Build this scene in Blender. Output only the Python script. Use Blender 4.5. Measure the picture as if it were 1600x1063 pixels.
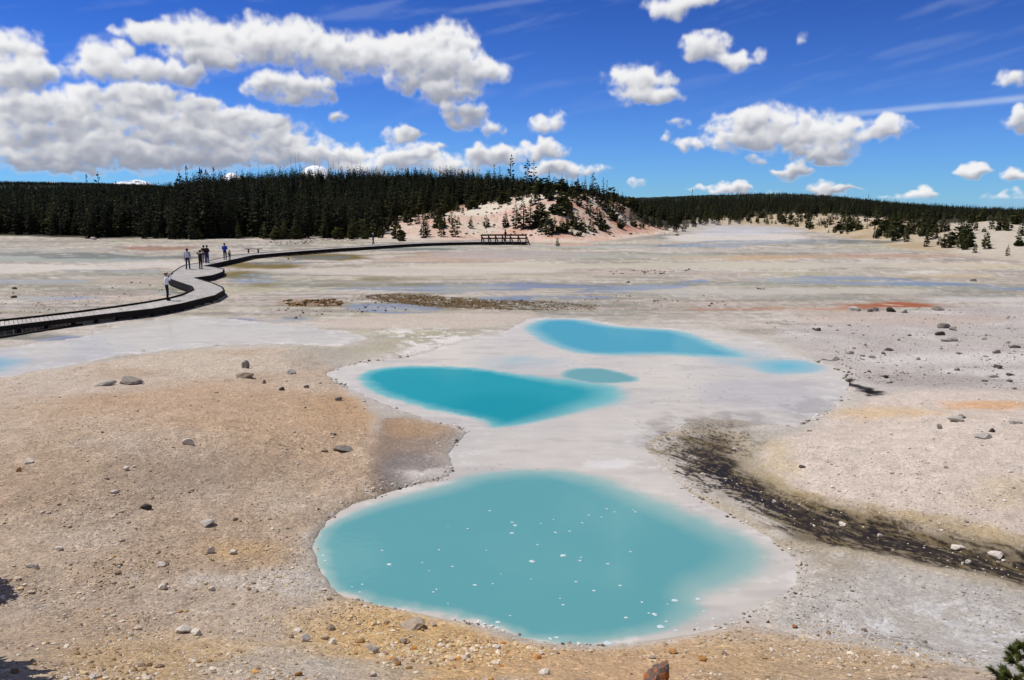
import bpy, bmesh, math, random
import numpy as np
from mathutils import Vector, Matrix

for o in list(bpy.data.objects):
    bpy.data.objects.remove(o, do_unlink=True)
scene = bpy.context.scene
COL = scene.collection
rng = np.random.default_rng(7)
random.seed(7)

# ------------------------------------------------------------------ camera
CAM_H, FPX, W0, H0, YH = 6.4, 1250.0, 1600.0, 1063.0, 312.0
PITCH = math.atan((H0 / 2 - YH) / FPX)
cp, sp = math.cos(PITCH), math.sin(PITCH)
cam_data = bpy.data.cameras.new("camera")
cam_data.sensor_width = 36.0
cam_data.lens = 36.0 * FPX / W0
cam_data.clip_start, cam_data.clip_end = 0.1, 60000.0
cam = bpy.data.objects.new("camera", cam_data)
COL.objects.link(cam)
cam.location = (0, 0, CAM_H)
cam.rotation_euler = (math.pi / 2 - PITCH, 0, 0)
scene.camera = cam

# ------------------------------------------------------------------ light
SUN_EL, SUN_AZ = math.radians(62), math.radians(-74)     # azimuth from the viewing direction (+y), minus = left
sd = bpy.data.lights.new("sun", "SUN")
sd.energy, sd.angle, sd.color = 4.0, math.radians(0.53), (1.0, 0.965, 0.91)
sun = bpy.data.objects.new("sun", sd)
COL.objects.link(sun)
to_sun = Vector((math.sin(SUN_AZ) * math.cos(SUN_EL), math.cos(SUN_AZ) * math.cos(SUN_EL), math.sin(SUN_EL)))
sun.rotation_euler = to_sun.to_track_quat('Z', 'Y').to_euler()
sun.location = (0, 0, 60)

vs = scene.view_settings
vs.view_transform, vs.look, vs.gamma, vs.exposure = 'Standard', 'None', 1.0, 0.0
vs.use_curve_mapping = False
scene.render.engine = 'CYCLES'
scene.cycles.max_bounces = 4
scene.cycles.diffuse_bounces = 2
scene.cycles.glossy_bounces = 2
scene.cycles.transparent_max_bounces = 12
scene.cycles.volume_bounces = 1
scene.cycles.use_denoising = True


def ray_dir(px, py):
    """world direction of a photograph pixel"""
    px, py = np.asarray(px, float), np.asarray(py, float)
    cx, cy = (px - W0 / 2) / FPX, (H0 / 2 - py) / FPX
    d = np.stack([cx, cp + cy * sp, -sp + cy * cp], -1)
    return d / np.linalg.norm(d, axis=-1, keepdims=True)


# ------------------------------------------------------------------ world: clear mountain sky with cumulus
world = bpy.data.worlds.new("World")
scene.world = world
world.use_nodes = True
wt = world.node_tree
wt.nodes.clear()
try:
    world.cycles.sampling_method = 'NONE'
except Exception:
    pass


class NT:
    """small helper for node trees"""
    def __init__(s, t): s.t = t

    def n(s, typ, **kw):
        nd = s.t.nodes.new(typ)
        ins = kw.pop('ins', {})
        for k, v in kw.items():
            setattr(nd, k, v)
        for k, v in ins.items():
            if isinstance(v, bpy.types.NodeSocket):
                s.t.links.new(v, nd.inputs[k])
            else:
                nd.inputs[k].default_value = v
        return nd

    def m(s, op, a, b=None, c=None, clamp=False):
        nd = s.n('ShaderNodeMath', operation=op, use_clamp=clamp)
        for i, v in enumerate((a, b, c)):
            if v is None: continue
            if isinstance(v, bpy.types.NodeSocket): s.t.links.new(v, nd.inputs[i])
            else: nd.inputs[i].default_value = v
        return nd.outputs[0]

    def mix(s, f, a, b, blend='MIX'):
        nd = s.n('ShaderNodeMix', data_type='RGBA', blend_type=blend)
        for i, v in ((0, f), (6, a), (7, b)):
            if isinstance(v, bpy.types.NodeSocket): s.t.links.new(v, nd.inputs[i])
            elif i == 0: nd.inputs[0].default_value = v
            else: nd.inputs[i].default_value = (*v[:3], 1)
        return nd.outputs[2]

    def ss(s, v, lo, hi, a=0.0, b=1.0):
        nd = s.n('ShaderNodeMapRange', interpolation_type='SMOOTHSTEP')
        for i, q in enumerate((v, lo, hi, a, b)):
            if isinstance(q, bpy.types.NodeSocket): s.t.links.new(q, nd.inputs[i])
            else: nd.inputs[i].default_value = q
        return nd.outputs[0]

    def vm(s, op, a, b=None, scale=None):
        nd = s.n('ShaderNodeVectorMath', operation=op)
        for i, v in enumerate((a, b)):
            if v is None: continue
            if isinstance(v, bpy.types.NodeSocket): s.t.links.new(v, nd.inputs[i])
            else: nd.inputs[i].default_value = v
        if scale is not None: nd.inputs[3].default_value = scale
        return nd.outputs[0]


# cumulus clouds: centre and half size of each puff (in photograph pixels, turned into azimuth and elevation)
PUFFS = [
    (100, 220, 190, 48, .8, 0), (330, 225, 160, 42, .8, 0), (490, 248, 120, 20, .7, 0), (60, 248, 150, 26, .8, 0), (250, 250, 170, 20, .75, 0),
    (60, 200, 130, 38, .8), (180, 195, 120, 42, .8), (310, 205, 100, 40, .8), (30, 170, 60, 26), (85, 168, 50, 24), (150, 160, 48, 24), (215, 158, 45, 22), (265, 160, 40, 20), (310, 172, 45, 22),
    (365, 190, 50, 24), (405, 200, 40, 26), (60, 250, 80, 14, .8), (165, 228, 40, 16), (130, 240, 50, 14), (205, 240, 45, 12), (20, 215, 50, 18), (270, 215, 50, 18), (330, 225, 50, 16), (415, 225, 50, 18),
    (300, 243, 110, 14, .85), (480, 246, 75, 13), (450, 232, 30, 14), (545, 240, 40, 7), (100, 264, 90, 7, .7), (500, 225, 25, 10, .6),
    (25, 88, 42, 42), (58, 120, 45, 24), (0, 128, 60, 32),
    (165, 94, 38, 33), (205, 118, 80, 22), (282, 122, 38, 17), (120, 108, 22, 18, .75),
    (288, 58, 40, 33), (225, 52, 42, 14), (335, 72, 60, 36), (400, 66, 64, 36), (462, 72, 66, 40), (530, 92, 66, 34), (600, 84, 55, 28), (330, 92, 70, 18),
    (692, 82, 54, 44), (655, 118, 55, 36), (722, 112, 48, 32), (768, 116, 30, 18), (640, 88, 45, 28), (700, 148, 42, 22), (728, 182, 30, 24), (765, 205, 18, 15, .75),
    (440, 138, 50, 25), (492, 146, 28, 20), (452, 160, 22, 14, .75), (530, 182, 15, 11, .75),
    (625, 215, 26, 15), (682, 230, 16, 8, .75), (630, 250, 68, 19), (572, 262, 40, 12),
    (770, 247, 50, 17), (850, 237, 34, 15), (857, 196, 26, 16), (885, 266, 62, 13), (700, 262, 60, 12),
    (998, 132, 42, 28), (985, 122, 24, 20, .75), (1012, 152, 44, 14), (1040, 125, 18, 14, .75),
    (1108, 74, 36, 22), (1150, 98, 26, 17), (1188, 85, 12, 8, .6), (1050, 8, 42, 18), (1090, 0, 30, 12), (1252, 65, 10, 8, .6),
    (1155, 205, 54, 28), (1205, 196, 44, 32), (1262, 208, 52, 32), (1312, 218, 42, 25), (1190, 224, 92, 16), (1275, 238, 62, 12),
    (1382, 204, 36, 17), (1292, 249, 40, 7), (1072, 229, 24, 8, .75), (1038, 216, 9, 7, .6), (1064, 196, 14, 9, .6),
    (1184, 249, 17, 6, .75), (1242, 270, 30, 9), (1000, 287, 13, 6, .6), (1585, 120, 22, 11, .75), (1588, 188, 28, 15),
    (1526, 272, 28, 8), (1590, 278, 26, 9), (1130, 294, 48, 6), (1300, 300, 40, 5), (1422, 310, 42, 7), (1572, 317, 42, 7), (1212, 296, 12, 4, .6), (120, 278, 9, 4, .6),
]


def azel(px, py):
    d = ray_dir(px, py)
    return math.atan2(d[0], d[1]), math.asin(d[2])


# ------------------------------------------------------------------ numpy noise
_ga = np.random.default_rng(4).uniform(0, 2 * np.pi, 65536)
_gx, _gy = np.cos(_ga).astype(np.float32), np.sin(_ga).astype(np.float32)


def pn(x, y):
    """gradient noise, about -0.7 .. 0.7"""
    x0, y0 = np.floor(x), np.floor(y)
    fx, fy = (x - x0).astype(np.float32), (y - y0).astype(np.float32)
    xi, yi = x0.astype(np.int32) & 255, y0.astype(np.int32) & 255
    xa, xb, yb = xi << 8, ((xi + 1) & 255) << 8, (yi + 1) & 255
    u, v = fx * fx * fx * (fx * (fx * 6 - 15) + 10), fy * fy * fy * (fy * (fy * 6 - 15) + 10)

    def g(i, dx, dy): return _gx.take(i) * dx + _gy.take(i) * dy
    a = g(xa | yi, fx, fy); b = g(xb | yi, fx - 1, fy)
    c = g(xa | yb, fx, fy - 1); d = g(xb | yb, fx - 1, fy - 1)
    a += u * (b - a); c += u * (d - c)
    return a + v * (c - a)


def fbm(x, y, o=4, gain=0.5):
    s, a, f = 0, 1.0, 1.0
    for i in range(o):
        s = s + a * pn(x * f + 17.3 * i, y * f - 9.1 * i)
        a *= gain; f *= 2.03
    return s * 1.4


def sstep(lo, hi, v):
    t = np.clip((v - lo) / (hi - lo), 0, 1)
    return t * t * (3 - 2 * t)


# ------------------------------------------------------------------ clouds: a field of vapour over the whole sky dome, lit from the sun's side
CW, CHh = 2304, 540
_AC = 0.9; _AT = math.atan(_AC * math.pi)


def cloud_field():
    s = np.linspace(-1, 1, CW, endpoint=False) + 1.0 / CW
    az = np.tan(s * _AT) / _AC
    el = np.pi / 2 * ((np.arange(CHh) + 0.5) / CHh) ** 1.5
    A, E = np.meshgrid(az, el)
    wx = fbm(A * 14, E * 20, 3, 0.5); wy = fbm(A * 14 + 40, E * 20 + 11, 3, 0.5)
    bx = fbm(A * 55 + 7, E * 62, 2); by = fbm(A * 55 + 70, E * 62 + 30, 2)
    A2, E2 = A + wx * 0.0065 + bx * 0.0062, E + wy * 0.0045 + by * 0.0055
    acc = np.zeros_like(A); sw = np.full_like(A, 1e-4); sl = np.full_like(A, 0.6e-4)
    prand = random.Random(4)
    big = []
    for (x, y, rx, ry, *op) in PUFFS:
        big.append((x, y, rx, ry, op[0] if op else 1.0))
        if rx > 25 and len(op) < 2:                                 # smaller heads budding from the large ones
            for q in range(int(rx * ry / 420) + 2):
                an = prand.uniform(0.1, 3.04); k_ = prand.uniform(0.35, 0.8)
                big.append((x + rx * k_ * math.cos(an), y - ry * k_ * math.sin(an), prand.uniform(9, 22), prand.uniform(7, 14), op[0] if op else 1.0))
    for (x, y, rx, ry, op) in big:
        a, e = azel(x, y)
        a1, _ = azel(x + rx, y); a0, _ = azel(x - rx, y)
        _, e1 = azel(x, y - ry); _, e0 = azel(x, y + ry)
        sa, se = max((a1 - a0) / 2, 1e-3) * 1.38, max((e1 - e0) / 2, 1e-3) * 1.38
        j0, j1 = np.searchsorted(az, (a - sa - .03, a + sa + .03)); i0, i1 = np.searchsorted(el, (e - se - .03, e + se + .03))
        if i1 <= i0 or j1 <= j0: continue
        dy = (E2[i0:i1, j0:j1] - e) / se
        dx = (A2[i0:i1, j0:j1] - a) / sa
        d2 = dx ** 2 + np.where(dy < 0, dy * 1.05, dy) ** 2
        q = np.clip(1 - d2, 0, 1) ** np.where(dy < 0, 1.35 - 0.8 * np.maximum(dy, -1), 1.1)
        blk = acc[i0:i1, j0:j1]
        acc[i0:i1, j0:j1] = np.maximum(blk, q * op) + 0.22 * np.minimum(blk, q * op)
        w = q ** 1.5 * min(1.0, 24.0 / ry) * op
        sw[i0:i1, j0:j1] += w; sl[i0:i1, j0:j1] += w * np.clip(0.50 + 0.72 * dy - 0.22 * dx, 0, 1.15)
    # the same fair-weather sky all round
    side = np.maximum(sstep(0.60, 0.75, np.abs(A)), sstep(0.30, 0.48, E))
    c = np.minimum(1 / np.tan(E + 0.10), 6)
    oth = fbm(np.sin(A) * c * 2.2 + 5, np.cos(A) * c * 2.2, 3)
    acc = np.maximum(acc * (1 - 0.9 * side), side * np.clip(oth * 2.2 - 0.42, 0, 1.1))
    b1, n, a_, f = 0, 0, 1.0, 26.0
    for i in range(4):
        b1 = b1 + a_ * (1 - 2.4 * np.abs(pn(A * f + 13 * i + wx * .6, E * f * 1.15 - 7 * i + wy * .6))); n += a_
        a_ *= 0.55; f *= 2.1
    b1 = b1 / n
    fr = fbm(A * 95, E * 110, 3, 0.6)
    fr2 = fbm(A * 260 + 9, E * 290, 2, 0.6)
    md_ = fbm(A * 38 + 21, E * 60, 3, 0.6)
    D = (acc * (0.86 + 0.38 * md_) + (b1 - 0.5) * 0.42 + fr * 0.24 + fr2 * 0.10) * sstep(0.0, 0.26, acc)
    alpha = sstep(0.0, 0.86, D)
    alpha = np.maximum(alpha, sstep(0.0, 0.5, acc) * sstep(-0.3, 0.7, fr + wx + md_) * 0.28)

    def blur(M, r_, ax):
        cs = np.cumsum(np.pad(M, [(r_ + 1, r_) if i == ax else (0, 0) for i in (0, 1)], mode='edge'), axis=ax)
        hi_ = np.take(cs, np.arange(2 * r_ + 1, cs.shape[ax]), ax); lo_ = np.take(cs, np.arange(0, cs.shape[ax] - 2 * r_ - 1), ax)
        return (hi_ - lo_) / (2 * r_ + 1)
    Ds = blur(blur(np.clip(D, 0, 1.3), 3, 0), 3, 1)
    # sunlight used up on its way in from the upper left
    tau = np.zeros_like(Ds)
    for st, w in ((4, 1.0), (8, 1.0), (14, 1.2), (22, 1.4), (32, 1.5), (46, 1.3)):
        dj = int(st * 0.3); o_ = np.zeros_like(Ds); o_[:-st, dj:] = Ds[st:, :CW - dj] if dj else Ds[st:]
        tau += w * o_
    tau /= 7.4
    gy = np.gradient(Ds, axis=0); gx = np.gradient(Ds, axis=1)
    rel_ = np.clip((-gy * 0.9 + gx * 0.4) * 6, -0.5, 0.5)
    lit = 0.74 * (sl / sw) + 0.54 * np.exp(-1.75 * tau) + 0.10 * rel_ + 0.16 * (b1 - 0.45) + 0.04 * fr
    thin = 1 - sstep(0.25, 0.85, D)
    lit = np.clip(np.maximum(lit, 0.62 * thin), 0, 1)
    low, high = np.array([0.30, 0.325, 0.405]), np.array([0.90, 0.90, 0.91])
    rgb = low + (high - low) * sstep(0.22, 1.04, lit)[..., None]
    ci = fbm(A * 5 + 3, E * 42 - A * 9, 4, 0.6)
    cir = sstep(0.05, 0.8, ci) * sstep(0.03, 0.30, E) * 0.15
    # contrail
    (a0, e0), (a1, e1) = azel(1265, 184), azel(1700, 143)
    ux, uy = a1 - a0, e1 - e0; L2 = ux * ux + uy * uy
    t = ((A - a0) * ux + (E - e0) * uy) / L2
    dist = np.abs((A - a0) * uy - (E - e0) * ux) / math.sqrt(L2) + np.abs(wx) * 0.0012
    cir = np.maximum(cir, sstep(0.0052, 0.0008, dist) * sstep(-0.03, 0.12, t) * sstep(1.1, 0.9, t) * (0.34 + 0.12 * wy))
    alpha = alpha * sstep(-0.001, 0.006, E)
    return A, E, alpha, rgb, np.clip(cir, 0, 1)


_A, _E, _al, _rgb, _ci = cloud_field()
cloud_img = bpy.data.images.new("cloud_cover", CW, CHh, alpha=True, float_buffer=True, is_data=True)
_buf = np.empty((CHh, CW, 4), np.float32)
_thin = _ci * (1 - _al)
_a = _al + _thin
_buf[..., :3] = (_rgb * _al[..., None] + np.array([0.75, 0.82, 0.92]) * _thin[..., None]) / np.maximum(_a, 1e-4)[..., None]
_buf[..., 3] = 1.0
cloud_img.pixels.foreach_set(_buf.ravel())
cover_img = bpy.data.images.new("cloud_opacity", CW, CHh, alpha=False, float_buffer=True, is_data=True)
_buf[..., :3] = _a[..., None]
cover_img.pixels.foreach_set(_buf.ravel())
cloud_img.update(); cover_img.update()
cloud_img.pack(); cover_img.pack()

k = NT(wt)
out = k.n('ShaderNodeOutputWorld')
bg = k.n('ShaderNodeBackground', ins={'Strength': 0.10})
sky = k.n('ShaderNodeTexSky', sky_type='NISHITA')
sky.sun_disc = False
sky.sun_elevation = SUN_EL
sky.sun_rotation = SUN_AZ
sky.altitude = 2300
sky.air_density, sky.dust_density, sky.ozone_density = 1.0, 0.15, 2.2
tc = k.n('ShaderNodeTexCoord')
sx = k.n('ShaderNodeSeparateXYZ', ins={0: tc.outputs['Generated']})
az = k.m('ARCTAN2', sx.outputs[0], sx.outputs[1])
el = k.m('ARCSINE', sx.outputs[2])
cu = k.m('MULTIPLY_ADD', k.m('ARCTANGENT', k.m('MULTIPLY', az, _AC)), 0.5 / _AT, 0.5)
cv = k.m('POWER', k.m('MAXIMUM', k.m('MULTIPLY', el, 2 / math.pi), 0.0), 1 / 1.5)
uv = k.n('ShaderNodeCombineXYZ', ins={0: cu, 1: cv}).outputs[0]
ctex = k.n('ShaderNodeTexImage', extension='EXTEND', interpolation='Cubic', ins={0: uv}); ctex.image = cloud_img
otex = k.n('ShaderNodeTexImage', extension='EXTEND', interpolation='Cubic', ins={0: uv}); otex.image = cover_img
# polarised deep blue sky
skyc = k.mix(1.0, sky.outputs[0], (0.034, 0.066, 0.110), 'MULTIPLY')
skyc = k.n('ShaderNodeGamma', ins={0: skyc, 1: 1.6}).outputs[0]
skyc = k.mix(1.0, skyc, (11.2, 12.8, 12.0), 'MULTIPLY')
hz = k.m('MULTIPLY', k.m('EXPONENT', k.m('MULTIPLY', k.m('MAXIMUM', el, 0.0), -9.0)), 0.34)
skyc = k.mix(hz, skyc, (4.6, 6.6, 9.0))          # paler air towards the horizon
cc = k.vm('SCALE', ctex.outputs['Color'], scale=10.0)
col = k.mix(otex.outputs['Color'], skyc, cc)
wt.links.new(col, bg.inputs['Color'])
wt.links.new(bg.outputs[0], out.inputs[0])


def sdf(poly, X, Y, cap=6.0):
    """signed distance (metres) to an outline, negative inside, capped"""
    poly = np.asarray(poly)
    outv = np.full(X.shape, cap)
    lo, hi2 = poly.min(0) - cap, poly.max(0) + cap
    idx = np.nonzero((X > lo[0]) & (X < hi2[0]) & (Y > lo[1]) & (Y < hi2[1]))
    if len(idx[0]) == 0: return outv
    x, y = X[idx], Y[idx]
    d = np.full(x.shape, 1e9); s = np.zeros(x.shape, bool)
    n = len(poly)
    for i in range(n):
        ax, ay = poly[i]; bx, by = poly[(i + 1) % n]
        ex, ey = bx - ax, by - ay
        wx, wy = x - ax, y - ay
        t = np.clip((wx * ex + wy * ey) / (ex * ex + ey * ey + 1e-12), 0, 1)
        d = np.minimum(d, (wx - ex * t) ** 2 + (wy - ey * t) ** 2)
        c = ((ay <= y) & (by > y)) | ((by <= y) & (ay > y))
        with np.errstate(divide='ignore', invalid='ignore'):
            s ^= c & (x < ax + (y - ay) * ex / (ey if abs(ey) > 1e-12 else 1e-12))
    d = np.sqrt(d)
    outv[idx] = np.minimum(np.where(s, -d, d), cap)
    return outv


def smooth_poly(p, it=2):
    p = np.asarray(p, float)
    for _ in range(it):
        q = np.roll(p, -1, 0)
        p = np.stack([0.75 * p + 0.25 * q, 0.25 * p + 0.75 * q], 1).reshape(-1, 2)
    return p


def P(px, py, z=0.0):
    """pixel to the level plane z"""
    d = ray_dir(px, py)
    t = (z - CAM_H) / d[..., 2]
    return np.stack([d[..., 0] * t, d[..., 1] * t], -1)


def Ppoly(pts, z=0.0, it=1):
    a = np.asarray(pts, float)
    return smooth_poly(P(a[:, 0], a[:, 1], z), it)


def lin(c):
    c = np.asarray(c, float) / 255.0
    return np.where(c <= 0.04045, c / 12.92, ((c + 0.055) / 1.055) ** 2.4)


# ------------------------------------------------------------------ outlines of the waters (level z = 0)
WET = Ppoly([(511, 582), (550, 571), (587, 564), (640, 560), (700, 540), (760, 525), (800, 515), (812, 503), (837, 496), (917, 497), (940, 505),
    (992, 511), (1060, 514), (1120, 518), (1178, 530), (1215, 544), (1260, 560), (1302, 573), (1320, 590), (1326, 607), (1312, 635), (1274, 652),
    (1247, 670), (1210, 668), (1150, 655), (1100, 652), (1050, 668), (1005, 690), (1020, 722), (1065, 762), (1130, 800), (1200, 840), (1240, 872),
    (1247, 895), (1240, 915), (1200, 940), (1150, 972), (1100, 988), (1050, 997), (980, 1006), (900, 1008), (830, 1002), (780, 986), (720, 972),
    (660, 957), (600, 949), (550, 938), (520, 925), (503, 900), (495, 870), (492, 850), (500, 825), (540, 793), (600, 772), (640, 760), (690, 749),
    (709, 735), (700, 717), (712, 695), (735, 672), (681, 661), (637, 645), (600, 633), (575, 620), (540, 605), (515, 595)])
WASH = Ppoly([(-120, 560), (-40, 552), (0, 545), (40, 538), (90, 533), (130, 527), (170, 512), (230, 500), (300, 494), (360, 499), (430, 506), (490, 512), (540, 519), (575, 528),
    (540, 541), (480, 538), (400, 536), (330, 541), (250, 548), (160, 560), (90, 573), (30, 585), (-20, 592), (-120, 606)])
POOLS = {
    'fore': Ppoly([(498, 850), (508, 822), (560, 795), (620, 775), (690, 757), (728, 740), (780, 733), (840, 731), (900, 735), (960, 748), (1020, 765),
        (1080, 788), (1130, 809), (1195, 838), (1226, 870), (1216, 900), (1165, 927), (1108, 940), (1122, 958), (1070, 984), (980, 1001), (900, 1006), (830, 1000),
        (800, 985), (730, 964), (640, 948), (560, 934), (518, 918), (505, 890)]),
    'mid': Ppoly([(545, 590), (580, 575), (640, 569), (720, 572), (780, 579), (860, 587), (940, 594), (988, 604), (1000, 620), (985, 634), (915, 648), (845, 663),
        (800, 670), (768, 670), (748, 657), (700, 647), (650, 638), (600, 622), (568, 606)]),
    'back': Ppoly([(812, 510), (838, 498), (915, 498), (940, 506), (1000, 512), (1065, 515), (1105, 528), (1140, 543), (1175, 556), (1160, 562), (1080, 559),
        (1020, 556), (960, 558), (900, 554), (850, 542), (828, 530)]),
    'tail': Ppoly([(1150, 566), (1195, 558), (1260, 561), (1302, 573), (1290, 584), (1230, 588), (1185, 585)]),
    'small': Ppoly([(870, 586), (888, 575), (930, 573), (972, 580), (1010, 594), (975, 600), (920, 600), (883, 593)]),
    'pale': Ppoly([(768, 563), (800, 554), (850, 556), (830, 566), (800, 572)]),
    'left': Ppoly([(-120, 562), (0, 550), (60, 556), (80, 562), (40, 577), (0, 588), (-120, 600)]),
}

# ------------------------------------------------------------------ terrain height
TPX = [-700, 0, 100, 300, 500, 600, 640, 700, 760, 820, 870, 950, 1010, 1060, 1100, 1180, 1230, 1300, 1400, 1500, 1600, 2300]
TYB = [362, 360, 366, 370, 371, 372, 374, 374, 371, 376, 379, 374, 368, 360, 352, 350, 352, 362, 378, 385, 391, 400]


def pxr(r, y): return 1250.0 * CAM_H / (np.asarray(y, float) - YH)


TRB = 1250.0 * CAM_H / (np.array(TYB, float) - YH)
K1 = ([-700, 0, 300, 450, 550, 600, 650, 700, 760, 800, 850, 880, 920, 960, 1000, 1050, 1100, 1180, 1230, 1300, 1400, 1480, 1550, 1600, 2300],
      [350, 349, 354, 351, 345, 339, 334, 327, 317, 309, 300, 298, 304, 317, 334, 348, 341, 334, 331, 334, 342, 345, 337, 342, 346])
K2 = ([-700, 0, 130, 220, 300, 400, 500, 600, 700, 780, 850, 900, 950, 1000, 1060, 1100, 1230, 1300, 1400, 1500, 1600, 2300],
      [332, 330, 322, 312, 302, 294, 290, 289, 291, 295, 300, 306, 315, 329, 333, 329, 323, 325, 331, 334, 335, 335])
K3 = ([-700, 0, 300, 900, 1000, 1230, 1400, 1600, 2300], [317, 317, 318, 318, 319, 317, 326, 332, 332])
K4 = ([-700, 0, 200, 300, 900, 1000, 1050, 1150, 1220, 1300, 1380, 1450, 1520, 1600, 2300], [300, 297, 299, 306, 312, 309, 307, 304, 303, 307, 315, 321, 326, 328, 324])
K5 = ([-700, 0, 150, 250, 300, 700, 2300], [292, 290, 290, 292, 302, 325, 332])
K6 = ([-700, 60, 84, 110, 165, 180, 192, 205, 216, 226, 236, 250, 335, 350, 362, 378, 392, 455, 478, 492, 510, 530, 560, 2300],
      [300, 292, 288.5, 293, 292, 289.5, 287.5, 286.6, 284.3, 285.8, 289, 295, 296, 280, 272, 279, 296, 292, 266, 261.5, 264, 290, 310, 340])
WB = lambda y, r: CAM_H + r * (YH - y) / 1250.0


_PG = np.arange(-900, 2500, 4.0)


def _tab(xs, ys, w):
    v = np.interp(_PG, xs, ys)
    kern = np.exp(-np.linspace(-2.5, 2.5, 2 * int(w / 4 * 2.5) + 1) ** 2 / 2); kern /= kern.sum()
    n = len(kern) // 2
    return np.convolve(np.pad(v, n, mode='edge'), kern, 'valid')


_RB = _tab(TPX, TRB, 24)
_KT = [_tab(*K, w) for K, w in ((K1, 20), (K2, 24), (K3, 40), (K4, 24), (K5, 24), (K5, 24), (K6, 4))]
_KT[5] = _KT[5] + 8


def far_nodes(px):
    rb = np.interp(px, _PG, _RB)
    rk = [rb, rb + 45, rb + 155, np.full_like(rb, 700.), np.full_like(rb, 2000.), np.full_like(rb, 6000.), np.full_like(rb, 15000.), np.full_like(rb, 20000.)]
    zk = [np.full_like(rb, 0.08)] + [WB(np.interp(px, _PG, K), r) for K, r in zip(_KT, rk[1:])]
    return rk, zk


def az_px(x, y):
    a = np.clip(np.arctan2(x, y), -1.2, 1.2)
    return 800 + 1250 * np.tan(a) / cp


LM = P(120, 735); RM = P(1490, 700); NM = P(660, 990)
FLOW0, FLOW1 = P(1080, 735), P(1560, 885)
CHAN = Ppoly([(1000, 705), (1037, 686), (1075, 680), (1124, 680), (1150, 690), (1142, 716), (1157, 739), (1187, 757), (1244, 784), (1300, 799), (1375, 817),
    (1450, 836), (1525, 859), (1600, 874), (1760, 912), (1760, 965), (1600, 919), (1525, 900), (1450, 885), (1375, 866), (1300, 855), (1240, 849),
    (1202, 836), (1169, 802), (1112, 780), (1067, 761), (1037, 739), (1000, 712)])


def height(x, y, detail=True, want_s=False):
    x, y = np.asarray(x, float), np.asarray(y, float)
    r = np.hypot(x, y)
    wa = 0.10 * np.clip(r / 20, 0.6, 4)
    n1 = fbm(x * 0.9, y * 0.9, 3); n2 = fbm(x * 0.9 + 50, y * 0.9 + 20, 3)
    s = np.minimum(sdf(WET, x + n1 * wa, y + n2 * wa, 8.0), sdf(WASH, x + n1 * wa * 1.6, y + n2 * wa * 1.6, 8.0))
    so = np.clip(s, 0, None)
    A = 0.85 * np.exp(-((x - LM[0]) / 7.5) ** 2 - ((y - LM[1]) / 8.0) ** 2) + 0.75 * np.exp(-((x - RM[0]) / 4.8) ** 2 - ((y - RM[1]) / 5.5) ** 2)
    fanw = sstep(7.5, 6.0, x) * sstep(1.5, 2.6, x) * sstep(15.5, 17.0, y)
    bank = 0.20 * (1 - fanw) * np.exp(-((x - RM[0]) / 6.5) ** 2 - ((y - RM[1]) / 6.5) ** 2) + 0.12 * sstep(6, -4, x) * sstep(34, 22, y) + 0.06 * sstep(14, 11, y) + 0.02
    h = A * sstep(-0.2, 6.0, so) + bank * (1 - np.exp(-so / 0.22)) + 0.02 * (1 - np.exp(-so / 1.5))
    fr = np.where(y < 12.5, np.log1p(np.exp(np.clip((10.6 - y) * 3, -30, 60))) / 3, 0)
    h = h + np.minimum(0.42 * fr, 4.5) * sstep(0.0, 1.2, s)
    if detail:
        near = sstep(60, 25, r)
        amp = sstep(0.0, 0.6, s) * near
        h = h + amp * (0.05 * fbm(x * 0.45, y * 0.45, 3) * sstep(0.3, 3, s) + 0.022 * fbm(x * 1.7, y * 1.7, 4) + 0.006 * fbm(x * 9, y * 9, 2))
        h = h + 0.05 * fbm(x * 0.12, y * 0.12, 3) * sstep(0.5, 6, s) * sstep(20, 40, r)
    ch = sdf(CHAN, x, y, 3.0)
    h = h - 0.13 * sstep(0.35, -0.45, ch) * sstep(0.1, 1.0, s)
    if detail:
        fdx, fdy = (FLOW1 - FLOW0) / np.linalg.norm(FLOW1 - FLOW0)
        u_, v_ = x * fdx + y * fdy, -x * fdy + y * fdx
        h = h + sstep(0.2, -0.3, ch) * sstep(0.1, 0.6, s) * (0.035 * fbm(u_ * 1.1, v_ * 5.0, 3) + 0.02 * fbm(u_ * 4, v_ * 9, 2))
    h = np.where(s < 0, -0.05 - 0.12 * sstep(0, -1.0, s), np.maximum(h, 0.004 + 0.02 * np.minimum(so, 1)))
    px = az_px(x, y)
    rk, zk = far_nodes(px)
    z = np.zeros_like(r)
    fr_ = r > rk[0]
    if fr_.any():
        t = sstep(0, 1, (r - rk[0]) / (rk[1] - rk[0])); z1 = zk[0] + (zk[1] - zk[0]) * t
        for i in range(1, 7):
            t = np.clip((r - rk[i]) / (rk[i + 1] - rk[i]), 0, 1)
            if i > 1: t = t ** 1.0
            z1 = np.where(r > rk[i], zk[i] + (zk[i + 1] - zk[i]) * t, z1)
        z1 = np.where(r > 20000, zk[7] - (r - 20000) * 0.05, z1)
        g = np.clip((r - rk[0]) / 40, 0, 1)
        z1 = z1 + g * (0.9 * fbm(x * 0.035, y * 0.035, 4) + 0.25 * fbm(x * 0.2, y * 0.2, 3)) * np.clip(r / 200, 0.6, 3) * 0.7
        front = y > -0.2 * r
        h = np.where(fr_ & front, np.maximum(z1, -3000), h)
    return (h, s) if want_s else h


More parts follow.
